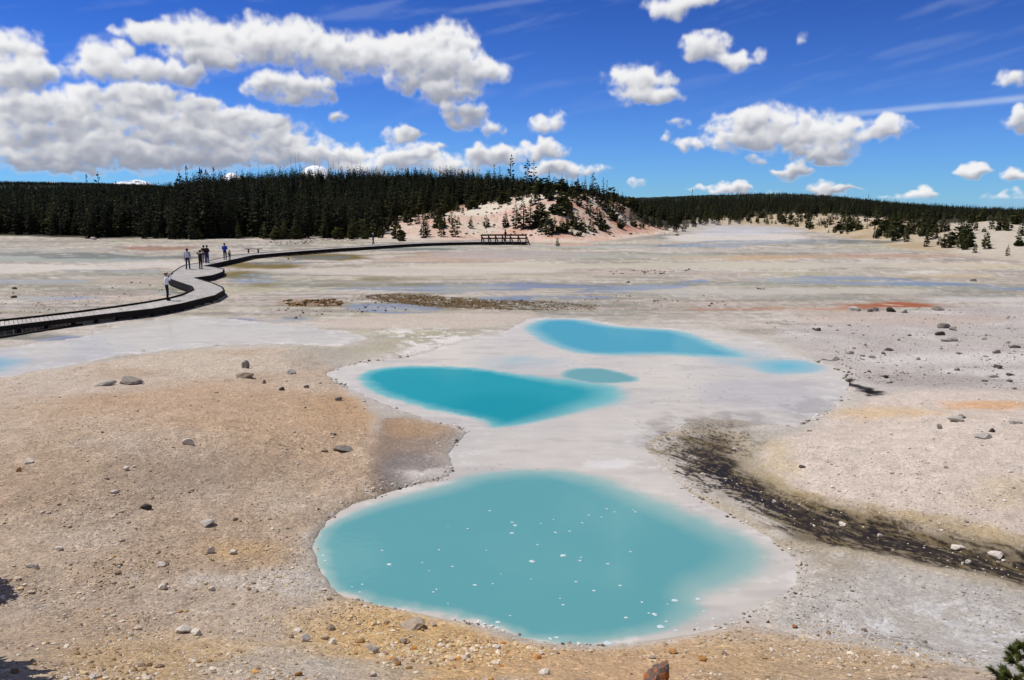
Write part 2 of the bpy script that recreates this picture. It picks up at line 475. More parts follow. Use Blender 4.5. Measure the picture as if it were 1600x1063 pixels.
def G(pts):
    """where the rays of photograph pixels meet the ground: (n,3)"""
    pts = np.atleast_2d(np.asarray(pts, float))
    d = ray_dir(pts[:, 0], pts[:, 1])
    ts = np.concatenate([np.linspace(7, 30, 60), np.geomspace(30.5, 420, 120)])
    X, Y, Z = (d[:, i][:, None] * ts[None] for i in range(3))
    Hh = height(X, Y, detail=False)
    below = (Z + CAM_H) <= np.maximum(Hh, 0)
    first = below.argmax(1); first[~below.any(1)] = len(ts) - 1
    first = np.clip(first, 1, None)
    i = np.arange(len(pts))
    g0 = (Z + CAM_H - np.maximum(Hh, 0))[i, first - 1]; g1 = (Z + CAM_H - np.maximum(Hh, 0))[i, first]
    f = np.clip(g0 / (g0 - g1 + 1e-9), 0, 1)
    t = ts[first - 1] + f * (ts[first] - ts[first - 1])
    x, y = d[:, 0] * t, d[:, 1] * t
    return np.stack([x, y, height(x, y)], -1)


def Gpoly(pts, it=1):
    return smooth_poly(G(pts)[:, :2], it)


def ell(cx, cy, rx, ry, n=18, rot=0.0):
    a = np.linspace(0, 2 * np.pi, n, endpoint=False)
    u, v = rx * np.cos(a), ry * np.sin(a)
    c, s = math.cos(rot), math.sin(rot)
    return np.stack([cx + u * c - v * s, cy + u * s + v * c], -1)

# ------------------------------------------------------------------ object helpers
def meta(o, label=None, cat=None, group=None, kind=None):
    if label: o['label'] = label
    if cat: o['category'] = cat
    if group: o['group'] = group
    if kind: o['kind'] = kind
    return o


def mesh_np(name, verts, faces, smooth=True):
    """mesh from numpy arrays; faces (n,3) or (n,4)"""
    me = bpy.data.meshes.new(name)
    verts = np.ascontiguousarray(verts, np.float32); faces = np.ascontiguousarray(faces, np.int32)
    nf, k_ = faces.shape
    me.vertices.add(len(verts)); me.vertices.foreach_set('co', verts.ravel())
    me.loops.add(nf * k_); me.loops.foreach_set('vertex_index', faces.ravel())
    me.polygons.add(nf)
    me.polygons.foreach_set('loop_start', np.arange(0, nf * k_, k_, dtype=np.int32))
    me.update(calc_edges=True)
    me.polygons.foreach_set('use_smooth', np.full(nf, smooth, bool))
    return me


def attr(me, name, data, kind='FLOAT'):
    a = me.attributes.new(name, kind, 'POINT')
    if kind == 'FLOAT':
        a.data.foreach_set('value', np.ascontiguousarray(data, np.float32))
    else:
        c = np.ones((len(data), 4), np.float32); c[:, :3] = data
        a.data.foreach_set('color', c.ravel())


def link(name, me, mat=None, parent=None, loc=None):
    o = bpy.data.objects.new(name, me)
    if mat is not None and me is not None and not me.materials: me.materials.append(mat)
    COL.objects.link(o)
    if parent is not None: o.parent = parent
    if loc is not None: o.location = loc
    return o


def empty(name, loc=(0, 0, 0), rz=0.0):
    o = bpy.data.objects.new(name, None)
    o.empty_display_size = 0.2
    COL.objects.link(o); o.location = loc; o.rotation_euler = (0, 0, rz)
    return o


def new_mat(name):
    m = bpy.data.materials.new(name); m.use_nodes = True
    t = m.node_tree; t.nodes.clear()
    kk = NT(t)
    o = kk.n('ShaderNodeOutputMaterial')
    b = kk.n('ShaderNodeBsdfPrincipled')
    t.links.new(b.outputs[0], o.inputs[0])
    return m, kk, b


def simple_mat(name, c, rough=0.9, var=0.25, scale=6.0, bump=0.0, spec=0.3, coord='Object'):
    """one colour with a little noise in tone"""
    m, kk, b = new_mat(name)
    tcn = kk.n('ShaderNodeTexCoord')
    oi = kk.n('ShaderNodeObjectInfo')
    no = kk.n('ShaderNodeTexNoise', ins={'Vector': kk.vm('ADD', tcn.outputs[coord], kk.n('ShaderNodeCombineXYZ', ins={0: kk.m('MULTIPLY', oi.outputs['Random'], 37.0)}).outputs[0]), 'Scale': scale, 'Detail': 5.0, 'Roughness': 0.6})
    c = np.asarray(c, float)
    f = kk.m('ADD', kk.m('MULTIPLY', kk.ss(no.outputs['Fac'], 0.25, 0.75), 0.75), kk.m('MULTIPLY', oi.outputs['Random'], 0.25))
    m.node_tree.links.new(kk.mix(f, tuple(c * (1 - var)), tuple(np.minimum(c * (1 + var), 0.9))), b.inputs['Base Color'])
    b.inputs['Roughness'].default_value = rough
    b.inputs['Specular IOR Level'].default_value = spec
    if bump:
        bn = kk.n('ShaderNodeBump', ins={'Strength': bump, 'Distance': 0.02, 'Height': no.outputs['Fac']})
        m.node_tree.links.new(bn.outputs[0], b.inputs['Normal'])
    return m


# ------------------------------------------------------------------ ground sheet: one disc from the viewpoint to beyond the horizon
fine = np.linspace(-41, 41, 861)
outer = np.linspace(41, 319, 62)[1:-1]
AZ = np.radians(np.concatenate([fine, outer]))
NA = len(AZ)
th = np.linspace(math.atan(CAM_H / 7.6), math.atan(CAM_H / 125.0), 590)
R = np.concatenate([[0.4, 1.5, 3, 4.5, 6.0, 7.0], CAM_H / np.tan(th), np.geomspace(125.8, 420, 130), np.geomspace(430, 19000, 62), [19500, 20000, 20800, 23000, 40000]])
NR = len(R)
RR, AA = np.meshgrid(R, AZ, indexing='ij')
GX, GY = (RR * np.sin(AA)).ravel(), (RR * np.cos(AA)).ravel()
GR = RR.ravel()
GZ, GS = height(GX, GY, want_s=True)
ii, jj = np.meshgrid(np.arange(NR - 1), np.arange(NA), indexing='ij')
j2 = (jj + 1) % NA
GF = np.stack([ii * NA + jj, ii * NA + j2, (ii + 1) * NA + j2, (ii + 1) * NA + jj], -1).reshape(-1, 4)[:, ::-1]

EXPO = 1.12          # sunlit level surface: shown value / albedo


WARM = np.array([1.015, 0.985, 0.935])       # the clear sky's fill light is blue; the crust itself is warm


def alb(c): return lin(c) / EXPO * WARM


C = np.empty((len(GX), 3))
X, Y = GX, GY
PXc = az_px(X, Y)
rk0 = np.interp(PXc, _PG, _RB)
nA = fbm(X * 0.25, Y * 0.25, 4); nB = fbm(X * 0.25 + 31, Y * 0.25 + 77, 4)
nC = fbm(X * 0.06 + 5, Y * 0.06, 4); nD = fbm(X * 0.06 + 90, Y * 0.06 + 40, 5)
nE = fbm(X * 1.6, Y * 1.6, 4); nF = fbm(X * 5.5, Y * 5.5, 3)


def blend(mask, c, raw=False):
    i = np.nonzero(mask > 0.003)[0]
    C[i] += np.clip(mask[i], 0, 1)[:, None] * ((np.asarray(c) if raw else alb(c)) - C[i])


# far and middle flats: pale sinter with washed bands
C[:] = alb((190, 181, 171))
blend(sstep(-0.1, 0.5, nC), (178, 172, 162))
blend(sstep(0.05, 0.55, nD) * 0.8, (176, 173, 150))
blend(sstep(0.1, 0.6, nA) * 0.55, (206, 199, 190))
blend(sstep(0.1, 0.6, -nB) * 0.5, (158, 150, 140))
band = fbm(X * 0.02 + 3, Y * 0.11 + 8, 4); band2 = fbm(X * 0.03 + 60, Y * 0.25 + 8, 4)
midf = sstep(28, 45, GR)
blend(midf * sstep(0.15, 0.5, band) * 0.85, (150, 152, 143))
blend(midf * sstep(0.15, 0.45, -band) * 0.6, (208, 201, 192))
blend(midf * sstep(0.2, 0.5, band2) * 0.5, (192, 175, 162))
blend(midf * sstep(0.25, 0.55, -band2) * 0.5, (185, 180, 150))
blend(midf * sstep(0.33, 0.42, np.abs(fbm(X * 0.05, Y * 0.5, 4))) * 0.5, (128, 124, 116))


def reg(poly, soft, amp=0.3, nz=None, ground=True):
    pl = Gpoly(poly) if ground else Ppoly(poly)
    cap = soft + amp * 1.3 + 0.05
    lo, hi2 = pl.min(0) - cap, pl.max(0) + cap
    idx = np.nonzero((X > lo[0]) & (X < hi2[0]) & (Y > lo[1]) & (Y < hi2[1]))[0]
    res = np.zeros(len(X))
    q = sdf(pl, X[idx], Y[idx], cap) + (nz if nz is not None else nA)[idx] * amp
    res[idx] = sstep(soft, -soft, q)
    return res


blend(midf * sstep(0.25, 0.6, nE + nB * 0.5) * 0.32, (140, 132, 122)); blend(midf * sstep(0.3, 0.65, -nE + nA * 0.5) * 0.35, (216, 210, 203))
blend(midf * sstep(0.28, 0.5, fbm(X * 0.10 + 9, Y * 1.1, 3)) * 0.35, (132, 126, 116))
# near shores ------------------------------------------------------
leftm = [(-200, 600), (0, 592), (90, 578), (250, 552), (400, 542), (480, 546), (520, 575), (560, 622), (588, 660), (590, 700), (600, 735), (610, 762), (545, 790),
         (500, 830), (490, 860), (505, 905), (550, 942), (700, 975), (820, 1010), (950, 1014), (1100, 996), (1180, 970), (1250, 990), (1400, 1020), (1600, 1060), (1700, 1130), (-300, 1130)]
LMASK = reg(leftm, 0.35, 0.35)
blend(LMASK, (186, 169, 151))
blend(LMASK * sstep(-0.2, 0.5, nA) * 0.7, (176, 156, 135))
blend(LMASK * sstep(0.0, 0.6, nB) * 0.6, (196, 184, 170))
blend(LMASK * sstep(0.1, 0.6, nE) * 0.35, (160, 142, 124))
for e, c, sft, st in [
    (ell(330, 640, 240, 45), (190, 160, 130), 1.6, 0.5), (ell(540, 640, 70, 38), (178, 146, 112), 0.8, 0.7), (ell(470, 690, 130, 60), (190, 164, 136), 1.6, 0.6),
    (ell(90, 600, 160, 22), (192, 180, 168), 1.2, 0.7), (ell(330, 570, 150, 18), (196, 186, 172), 0.8, 0.7),
    (ell(330, 730, 150, 28), (150, 132, 116), 1.0, 0.55), (ell(100, 770, 150, 40), (166, 146, 126), 1.2, 0.5),
    (ell(380, 860, 90, 26), (190, 158, 108), 0.6, 0.55), (ell(230, 930, 150, 40), (190, 184, 176), 0.8, 0.4), (ell(340, 905, 190, 16), (202, 196, 188), 0.4, 0.65),
    (ell(60, 940, 120, 35), (170, 162, 154), 0.7, 0.5), (ell(480, 890, 40, 60), (186, 180, 172), 0.4, 0.5), (ell(300, 1040, 220, 50), (196, 166, 120), 0.7, 0.6),
    (ell(690, 1010, 170, 60), (204, 170, 118), 0.5, 0.8), (ell(560, 985, 120, 40), (200, 170, 124), 0.5, 0.6), (ell(980, 1040, 240, 40), (202, 168, 128), 0.5, 0.75), (ell(1250, 1040, 190, 50), (190, 164, 128), 0.5, 0.6),
    (ell(420, 1040, 90, 30), (186, 184, 180), 0.4, 0.5), (ell(560, 1050, 80, 20), (180, 176, 170), 0.4, 0.5),
]:
    blend(reg(e, sft, 0.7, nA + nE * 0.4) * LMASK * st, c)
# rusty flecks along the near shore
blend(reg(ell(700, 1005, 150, 45), 0.5, 0.5, nE) * sstep(0.55, 0.75, nF) * 0.8, (190, 120, 50))
# wet grey apron between the mound and the pools
apron = reg([(590, 655), (640, 650), (735, 672), (722, 700), (705, 720), (700, 745), (640, 762), (600, 772), (590, 740), (585, 700)], 0.25, 0.3)
blend(apron, (146, 128, 112)); blend(apron * reg(ell(640, 735, 60, 30), 0.5, 0.4), (128, 120, 116)); blend(apron * reg(ell(660, 668, 70, 20), 0.5, 0.4), (170, 142, 112))
# lower right: grey crust with white efflorescence
lr = reg([(1190, 845), (1300, 858), (1380, 870), (1460, 888), (1540, 905), (1620, 925), (1800, 975), (1800, 1100), (1600, 1062), (1480, 1030), (1350, 1000), (1230, 985), (1170, 975), (1240, 925), (1255, 890)], 0.35, 0.5, nA + nE * 0.4)
blend(lr, (182, 177, 170)); blend(lr * reg(ell(1290, 885, 90, 32), 0.6, 0.5), (160, 148, 130))
wht = sstep(-0.05, 0.45, nE + nF * 0.4)
blend(lr * reg(ell(1420, 965, 150, 40), 0.8, 0.8, nE) * wht * 0.85, (212, 212, 214)); blend(lr * reg(ell(1590, 1010, 110, 40), 0.8, 0.8, nE) * wht * 0.85, (208, 208, 210))
blend(reg(ell(1320, 990, 90, 25), 0.5, 0.8, nE) * wht * 0.6, (200, 198, 196))
# right bank
rbm = reg([(1205, 690), (1250, 676), (1290, 655), (1335, 632), (1360, 618), (1600, 610), (1900, 620), (1900, 960), (1600, 866), (1500, 845), (1400, 816), (1300, 788), (1230, 765), (1205, 735)], 0.3, 0.3)
blend(rbm, (200, 190, 181)); blend(rbm * sstep(0, 0.6, nA) * 0.5, (190, 178, 168)); blend(rbm * sstep(0.1, 0.6, nE) * 0.3, (178, 168, 158))
for e, c, sft, st in [(ell(1330, 808, 190, 10, rot=0.27), (176, 156, 110), 0.25, 0.65), (ell(1215, 730, 26, 45), (182, 168, 134), 0.35, 0.6), (ell(1350, 645, 120, 9), (204, 176, 134), 0.5, 0.6), (ell(1540, 633, 70, 6), (206, 160, 112), 0.5, 0.7), (ell(1580, 770, 50, 25), (186, 172, 136), 0.6, 0.4),
                      (ell(1500, 825, 140, 10, rot=0.27), (172, 154, 112), 0.25, 0.55)]:
    blend(reg(e, sft, 0.4, nE) * st, c)
# pale grey-lilac apron right of the pools
rp = reg([(1180, 520), (1300, 500), (1600, 470), (1750, 480), (1750, 610), (1600, 606), (1380, 612), (1335, 600), (1310, 572), (1250, 550)], 0.8, 0.8)
blend(rp * 0.8, (192, 186, 182)); blend(rp * sstep(0.0, 0.5, nB) * 0.6, (176, 169, 165)); blend(rp * sstep(0.15, 0.6, nA) * 0.6, (210, 206, 202))
blend(reg(ell(1500, 560, 160, 9), 0.8, 0.9) * 0.7, (214, 210, 206)); blend(reg(ell(1460, 595, 140, 7), 0.6, 0.6) * 0.6, (160, 153, 148))
blend(reg(ell(1420, 500, 170, 9), 1.2, 1.0) * 0.5, (196, 176, 162))
# flats between wash and pools
blend(reg([(480, 500), (700, 488), (840, 488), (830, 498), (760, 512), (620, 515), (540, 518)], 0.8, 0.8) * 0.8, (200, 188, 176))
blend(reg([(575, 520), (640, 512), (800, 512), (780, 530), (700, 545), (620, 562), (585, 560), (630, 540)], 0.5, 0.8, nE) * sstep(-0.3, 0.3, nE + nA) * 0.9, (226, 223, 219))
blend(reg(ell(676, 742, 34, 9), 0.15, 0.25, nE) * 0.9, (222, 218, 214)); 
blend(reg(ell(500, 560, 60, 16), 0.8, 0.5) * 0.7, (168, 160, 150))
blend(reg(ell(460, 498, 20, 3), 0.3, 0.3) * 0.95, (60, 56, 66))
# orange spring by the boulders
blend(reg(ell(1390, 478, 75, 5), 1.0, 1.0, nA) * 0.95, (160, 92, 58)); blend(reg(ell(1405, 475, 30, 2.5), 0.4, 0.5) * sstep(0, .3, nB), (226, 200, 184)); blend(reg(ell(1200, 483, 110, 2.5), 0.6, 1.2, nA) * 0.55, (182, 136, 104))
blend(reg(ell(1560, 468, 120, 4), 0.8, 0.8) * 0.6, (206, 203, 200))
# washed bands of the middle distance
for cx, cy, rx, ry, c, st in [
    (1000, 416, 330, 6, (200, 194, 176), .7), (1180, 402, 160, 3, (204, 168, 128), .5), (720, 405, 110, 4, (186, 158, 142), .6), (700, 397, 60, 2, (180, 140, 116), .6),
    (820, 398, 150, 7, (176, 168, 164), .7), (640, 388, 120, 4, (168, 170, 160), .7), (500, 402, 60, 4.5, (112, 98, 48), 1), (420, 414, 64, 6, (118, 104, 56), .95), (375, 430, 40, 7, (120, 106, 60), .9), (410, 446, 45, 6, (132, 120, 80), .8), (560, 446, 120, 3, (126, 120, 92), .7),
    (520, 440, 80, 3, (120, 112, 78), .5), (600, 437, 50, 2.5, (124, 116, 84), .5), (120, 404, 150, 7, (158, 166, 160), .8), (250, 388, 60, 3, (146, 104, 82), .7), (60, 392, 90, 4, (172, 172, 164), .6), (30, 420, 160, 6, (210, 204, 196), .7),
    (260, 412, 80, 4, (206, 200, 192), .6), (200, 442, 150, 8, (182, 172, 156), .5), (10, 440, 30, 3, (134, 94, 56), .9), (480, 476, 60, 4, (150, 112, 70), .6), (450, 470, 40, 3, (146, 110, 70), .5),
    (1150, 372, 110, 8, (212, 206, 200), .8), (1400, 400, 160, 2.5, (186, 152, 128), .6), (1500, 415, 120, 3.5, (206, 192, 160), .6), (1430, 425, 60, 3, (222, 216, 208), .7), (1480, 432, 90, 3.5, (208, 190, 158), .5),
    (1250, 392, 220, 3, (170, 168, 160), .5), (1000, 400, 150, 4, (168, 170, 162), .5), (950, 386, 120, 3, (168, 172, 166), .6), (640, 424, 240, 5, (204, 196, 184), .7), (870, 430, 160, 4, (186, 178, 160), .5),
    (1300, 415, 240, 5, (194, 188, 174), .6), (1180, 455, 240, 6, (202, 196, 188), .6), (900, 382, 40, 2, (206, 160, 136), .6), (560, 480, 60, 4, (150, 118, 78), .3)]:
    blend(reg(ell(cx, cy, rx, ry, 22), 1.2, 2.0, nC + nB * 0.5) * st, c)
# on the gentle shores the milky silt runs out over the ground
flatsh = np.clip(1 - LMASK * 1.2, 0, 1) * sstep(70, 30, GR)
blend(flatsh * np.exp(-np.clip(GS + nE * 0.25 + nA * 0.3, 0, None) / 0.55) * 0.75, (194, 188, 181))
C *= 1 + LMASK[:, None] * np.array([0.15, 0.135, 0.105]) + rbm[:, None] * np.array([0.09, 0.06, 0.02])
# shore margins: wet, darker, with white mineral crumbs
sN = GS + nE * 0.12
edge = np.exp(-np.clip(sN, 0, None) / 0.13) * (GS > -0.1) * sstep(60, 20, GR)
blend(edge * (0.12 + 0.3 * LMASK), (150, 138, 124))
blend(sstep(0.30, 0.5, nF) * np.exp(-np.clip(sN, 0, None) / 0.4) * 0.6 * sstep(45, 25, GR), (222, 218, 212))
# dark run-off channel: bacterial mats combed by the flow
fd = (FLOW1 - FLOW0) / np.linalg.norm(FLOW1 - FLOW0)
cw = nA * 0.35
U, V = X * fd[0] + Y * fd[1], -X * fd[1] + Y * fd[0]
Vw = V + 0.22 * fbm(U * 0.5, V * 0.5, 2)
st1 = fbm(U * 1.3, Vw * 7.0, 4, 0.6); st2 = fbm(U * 4.0 + 9, Vw * 15.0, 3, 0.6); st3 = fbm(U * 0.7 + 20, Vw * 2.6, 3)
chs = sdf(CHAN, X, Y, 3.0) + nE * 0.12
chm = sstep(0.30, -0.25, chs)
fanr = sstep(0.1, 1.5, GS + nE * 0.3)
blend(chm * 0.9, (112, 100, 80)); blend((1 - fanr) * sstep(975, 1010, PXc) * sstep(1290, 1240, PXc) * (GS < 2) * sstep(13.5, 14.5, Y) * 0.95, (196, 190, 182))
blend(sstep(0.5, -0.1, chs - 0.25) * (1 - chm) * 0.5, (160, 142, 104))
core = reg([(1050, 700), (1120, 700), (1150, 735), (1200, 768), (1300, 812), (1420, 842), (1600, 890), (1760, 930), (1760, 950), (1600, 908), (1400, 862), (1260, 838), (1180, 795), (1100, 765), (1060, 735)], 0.4, 0.35, nE)
dark = sstep(-0.40, 0.24, st1 * 0.8 + st2 * 0.75 + st3 * 0.45 + core * 0.62 - 0.20 - 0.75 * (1 - fanr))
blend(chm * dark * 0.95, (46, 39, 31)); blend(chm * dark * sstep(0.05, 0.4, nF + nE * 0.6) * 0.8, (84, 74, 54)); blend(chm * dark * sstep(0.1, 0.5, st2 - st1 * 0.3) * 0.7, (26, 22, 19))
blend(chm * sstep(0.05, 0.4, st3) * (1 - dark) * 0.7, (112, 98, 60))
blend(chm * reg(ell(1150, 765, 70, 16, rot=0.6), 0.4, 0.4, nE) * dark * 0.7, (32, 30, 38))
fan = reg([(1000, 690), (1060, 660), (1150, 655), (1190, 690), (1150, 720), (1060, 720)], 0.5, 0.4, nE)
blend(fan * sstep(0.10, 0.5, st2 + st1 * 0.6) * 0.8, (70, 62, 56)); blend(reg(ell(1120, 664, 60, 10), 0.3, 0.5, nE) * 0.5, (120, 110, 92))
# dark vent under a broken crust, the shade in its hollow painted on
blend(reg([(1305, 597), (1330, 590), (1338, 594), (1325, 600)], 0.12, 0.12, nE), (40, 36, 32)); blend(reg(ell(1358, 613, 14, 7), 0.15, 0.3, nE), (30, 28, 28)); blend(reg(ell(1335, 603, 26, 3.5, rot=0.2), 0.1, 0.2, nE), (44, 42, 48))
# cracks in the crust
for pl in ([(1350, 993), (1400, 995), (1430, 998), (1455, 1012), (1480, 1017), (1500, 1017), (1515, 1030), (1522, 1042)], [(1425, 990), (1440, 998), (1455, 1010)], [(1380, 997), (1420, 1002), (1450, 1008)]):
    g = G(pl)[:, :2]
    strip = np.concatenate([g + (0, 0.012), (g - (0, 0.012))[::-1]])
    blend(sstep(0.03, -0.005, sdf(strip, X, Y, 1.0) + nF * 0.01) * 0.5, (96, 90, 88))

# hillside: pink and white altered rock, dark forest floor
hill = GR > rk0
rel = (GR - rk0)
pink = sstep(560, 660, PXc + nC * 60) * sstep(1085, 1030, PXc + nC * 50) * sstep(-6, 3, rel)
sinter = sstep(-4, 4, rel)
blend(sinter * sstep(520, 600, PXc) * sstep(1100, 1040, PXc), (214, 202, 188))
n15 = fbm(X * 0.09 + 11, Y * 0.09, 4)
blend(pink * sstep(-0.35, 0.35, n15 + 0.25 * sstep(900, 820, PXc)) * 0.85, (216, 186, 170))
blend(pink * sstep(0.2, 0.5, n15) * 0.7, (206, 162, 142))
blend(pink * sstep(0.1, 0.5, nB) * 0.5, (206, 194, 170)); blend(pink * sstep(0.25, 0.6, nE + nA * 0.5) * 0.45, (150, 128, 104))
red = sstep(840, 900, PXc) * sstep(1070, 1010, PXc) * sstep(4, 14, rel)
blend(red * sstep(-0.2, 0.3, fbm(X * 0.12, Y * 0.12 + 70, 4)) * 0.75, (196, 138, 112))
blend(pink * sstep(10, 30, rel) * sstep(0.1, 0.5, -n15) * 0.8, (224, 214, 196))
rsl = sstep(1085, 1130, PXc) * sstep(-5, 2, rel)
blend(rsl, (192, 178, 156)); blend(rsl * sstep(0.15, 0.5, nA + nE * .3) * 0.6, (140, 124, 92)); blend(rsl * sstep(0, .5, n15) * 0.6, (190, 170, 136)); blend(rsl * sstep(0.1, .5, nC) * 0.5, (160, 142, 110)); blend(rsl * sstep(1440, 1520, PXc) * 0.6, (204, 198, 188))
# forest floor
ff_l = sstep(560, 480, PXc + nC * 60) * sstep(2, 8, rel + nA * 3)
ff_m = sstep(440, 520, PXc) * sstep(1010, 960, PXc) * sstep(44, 58, rel + nC * 10)
ff_m2 = sstep(560, 470, PXc - 1.6 * rel + 60 + nC * 40)* sstep(4, 12, rel)* sstep(700, 600, PXc)
ff_r = sstep(960, 1000, PXc) * sstep(1110, 1060, PXc) * sstep(16, 30, rel + nC * 10)
ff_rr = sstep(1070, 1110, PXc) * sstep(38, 52, rel + nC * 10)
FF = np.maximum.reduce([ff_l, ff_m, ff_m2, ff_r, ff_rr]) * (np.abs(np.arctan2(X, Y)) < 1.3)
FF = np.where((np.abs(np.arctan2(X, Y)) >= 1.3) & (GR > 90), sstep(90, 110, GR), FF)
far_green = np.array([0.016, 0.021, 0.012])  # far slopes: the canopy's own shade is worked into this dark green
blend(FF, np.array([0.050, 0.046, 0.028]), raw=True)
blend(sstep(380, 700, GR), far_green, raw=True)
blend(sstep(380, 700, GR) * sstep(0.0, 0.4, fbm(X * 0.006, Y * 0.006, 4)) * 0.8, np.array([0.026, 0.034, 0.015]), raw=True)
snow = sstep(15200, 16200, GR)
blend(snow, np.array([0.10, 0.11, 0.15]), raw=True)
blend(snow * sstep(-0.35, 0.0, fbm(X * 0.004, Y * 0.0015, 4) + (GZ - 330) / 250), np.array([0.82, 0.84, 0.88]), raw=True)
# wet films ----------------------------------------------------------
wet = np.zeros(len(X))
for poly in ([(520, 482), (560, 474), (640, 477), (690, 482), (660, 489), (580, 490)], [(720, 464), (860, 460), (960, 449), (1060, 440), (1110, 436), (1100, 443), (1010, 456), (960, 466), (860, 469), (760, 470)],
             [(1080, 437), (1200, 436), (1290, 430), (1400, 434), (1470, 441), (1560, 447), (1700, 455), (1700, 462), (1560, 452), (1440, 449), (1330, 444), (1200, 441)], ell(660, 452, 170, 4.5), ell(800, 447, 170, 4), ell(1250, 378, 160, 4), ell(1100, 384, 90, 3),
             ell(40, 397, 130, 3.5), ell(190, 402, 130, 4), ell(60, 440, 80, 3.5), ell(100, 465, 90, 3), ell(400, 436, 40, 7), ell(440, 410, 50, 4), ell(500, 402, 52, 3.5), ell(180, 425, 120, 2.5), ell(620, 390, 100, 2.5), ell(460, 498, 20, 3), ell(270, 455, 30, 6), ell(60, 530, 70, 6), ell(400, 500, 90, 4)):
    wet = np.maximum(wet, reg(poly, 0.8, 1.0, nB + nE * 0.3))
wet = wet * sstep(-0.45, 0.10, fbm(X * 0.06 + 2, Y * 0.45, 4) + nE * 0.15 + wet * 0.25)
blend(wet * 0.72, (136, 140, 132))
matp = reg([(560, 464), (600, 459), (680, 461), (760, 467), (860, 470), (940, 476), (935, 485), (860, 487), (740, 485), (640, 477), (590, 473)], 0.6, 1.6, nA + nE * 0.5)
blend(matp * sstep(-0.4, 0.2, nE + nA * 0.5 + np.interp(PXc, [560, 740, 900], [0.35, 0.2, -0.25])) * 0.85, (104, 84, 50)); blend(reg(ell(480, 475, 55, 6), 0.8, 1.4, nE) * sstep(-0.1, 0.3, nE) * 0.7, (132, 98, 60))
wet = np.maximum(wet, chm * (0.20 + 0.16 * dark))
grav = np.clip(np.maximum.reduce([LMASK, rbm * 0.6, rp * 0.7, lr * 0.65, 0.62 * sstep(150, 30, GR)]), 0, 1) * (1 - wet)
grav = np.maximum(grav, sstep(0, 10, rel) * 0.8)
C *= (1 + 0.10 * fbm(X * 2.3 + 8, Y * 2.3, 3) * np.maximum(LMASK, np.maximum(rbm, lr)))[:, None]
C = np.clip(C, 0.004, 0.85)

ground_me = mesh_np("ground", np.stack([GX, GY, GZ], -1), GF)
attr(ground_me, "tint", C, 'FLOAT_COLOR'); attr(ground_me, "wet", wet); attr(ground_me, "gravel", grav)

m_ground, kk, b = new_mat("sinter_ground")
T = m_ground.node_tree
tcn = kk.n('ShaderNodeTexCoord'); pos = tcn.outputs['Object']
tint = kk.n('ShaderNodeAttribute', attribute_name="tint"); wetn = kk.n('ShaderNodeAttribute', attribute_name="wet"); grn = kk.n('ShaderNodeAttribute', attribute_name="gravel")
vo = kk.n('ShaderNodeTexVoronoi', ins={'Vector': pos, 'Scale': 17.0, 'Randomness': 1.0})
vo2 = kk.n('ShaderNodeTexVoronoi', ins={'Vector': pos, 'Scale': 42.0, 'Randomness': 1.0})
ns = kk.n('ShaderNodeTexNoise', ins={'Vector': pos, 'Scale': 26.0, 'Detail': 6.0, 'Roughness': 0.72})
nl = kk.n('ShaderNodeTexNoise', ins={'Vector': pos, 'Scale': 3.1, 'Detail': 6.0, 'Roughness': 0.65})
# grains differ in tone one by one
gray = kk.n('ShaderNodeSeparateColor', ins={0: vo.outputs['Color']}); gray2 = kk.n('ShaderNodeSeparateColor', ins={0: vo2.outputs['Color']})
pat = kk.ss(nl.outputs['Fac'], 0.35, 0.65, 0.25, 1.0)
v1 = kk.m('MULTIPLY', kk.m('SUBTRACT', gray.outputs[0], 0.5), kk.m('MULTIPLY', 0.62, pat))
v2 = kk.m('MULTIPLY', kk.m('SUBTRACT', gray2.outputs[0], 0.5), 0.40)
v3 = kk.m('MULTIPLY', kk.m('SUBTRACT', ns.outputs['Fac'], 0.5), 0.80)
var = kk.m('ADD', 1.0, kk.m('MULTIPLY', kk.m('ADD', kk.m('ADD', v1, v2), v3), grn.outputs['Fac']))
vl = kk.m('ADD', 1.0, kk.m('MULTIPLY', kk.m('SUBTRACT', nl.outputs['Fac'], 0.5), 0.24))
# fine polygonal cracks where the crust has dried
wv_ = kk.vm('ADD', pos, kk.vm('SCALE', kk.n('ShaderNodeTexNoise', ins={'Vector': pos, 'Scale': 1.4, 'Detail': 4.0}).outputs['Color'], scale=0.7))
ck = kk.n('ShaderNodeTexVoronoi', feature='DISTANCE_TO_EDGE', ins={'Vector': wv_, 'Scale': 1.5})
pt = kk.n('ShaderNodeTexNoise', ins={'Vector': pos, 'Scale': 0.45, 'Detail': 3.0})
ckl = kk.m('MULTIPLY', kk.ss(ck.outputs['Distance'], 0.035, 0.0), kk.ss(pt.outputs['Fac'], 0.5, 0.62))
vl = kk.m('SUBTRACT', vl, kk.m('MULTIPLY', ckl, kk.m('MULTIPLY', grn.outputs['Fac'], 0.22)))
fac = kk.m('MULTIPLY', var, vl)
fc = kk.n('ShaderNodeCombineColor', ins={0: fac, 1: fac, 2: fac})
T.links.new(kk.mix(1.0, tint.outputs['Color'], fc.outputs[0], 'MULTIPLY'), b.inputs['Base Color'])
b.inputs['Roughness'].default_value = 0.95
b.inputs['Specular IOR Level'].default_value = 0.08
hsum = kk.m('ADD', kk.m('ADD', kk.m('MULTIPLY', ns.outputs['Fac'], 1.0), kk.m('MULTIPLY', kk.m('SUBTRACT', 1.0, vo.outputs['Distance']), kk.m('MULTIPLY', 0.55, pat))), kk.m('MULTIPLY', nl.outputs['Fac'], 2.0))
bn = kk.n('ShaderNodeBump', ins={'Distance': 0.05, 'Height': hsum, 'Strength': kk.m('MULTIPLY', grn.outputs['Fac'], 0.8)})
T.links.new(bn.outputs[0], b.inputs['Normal'])


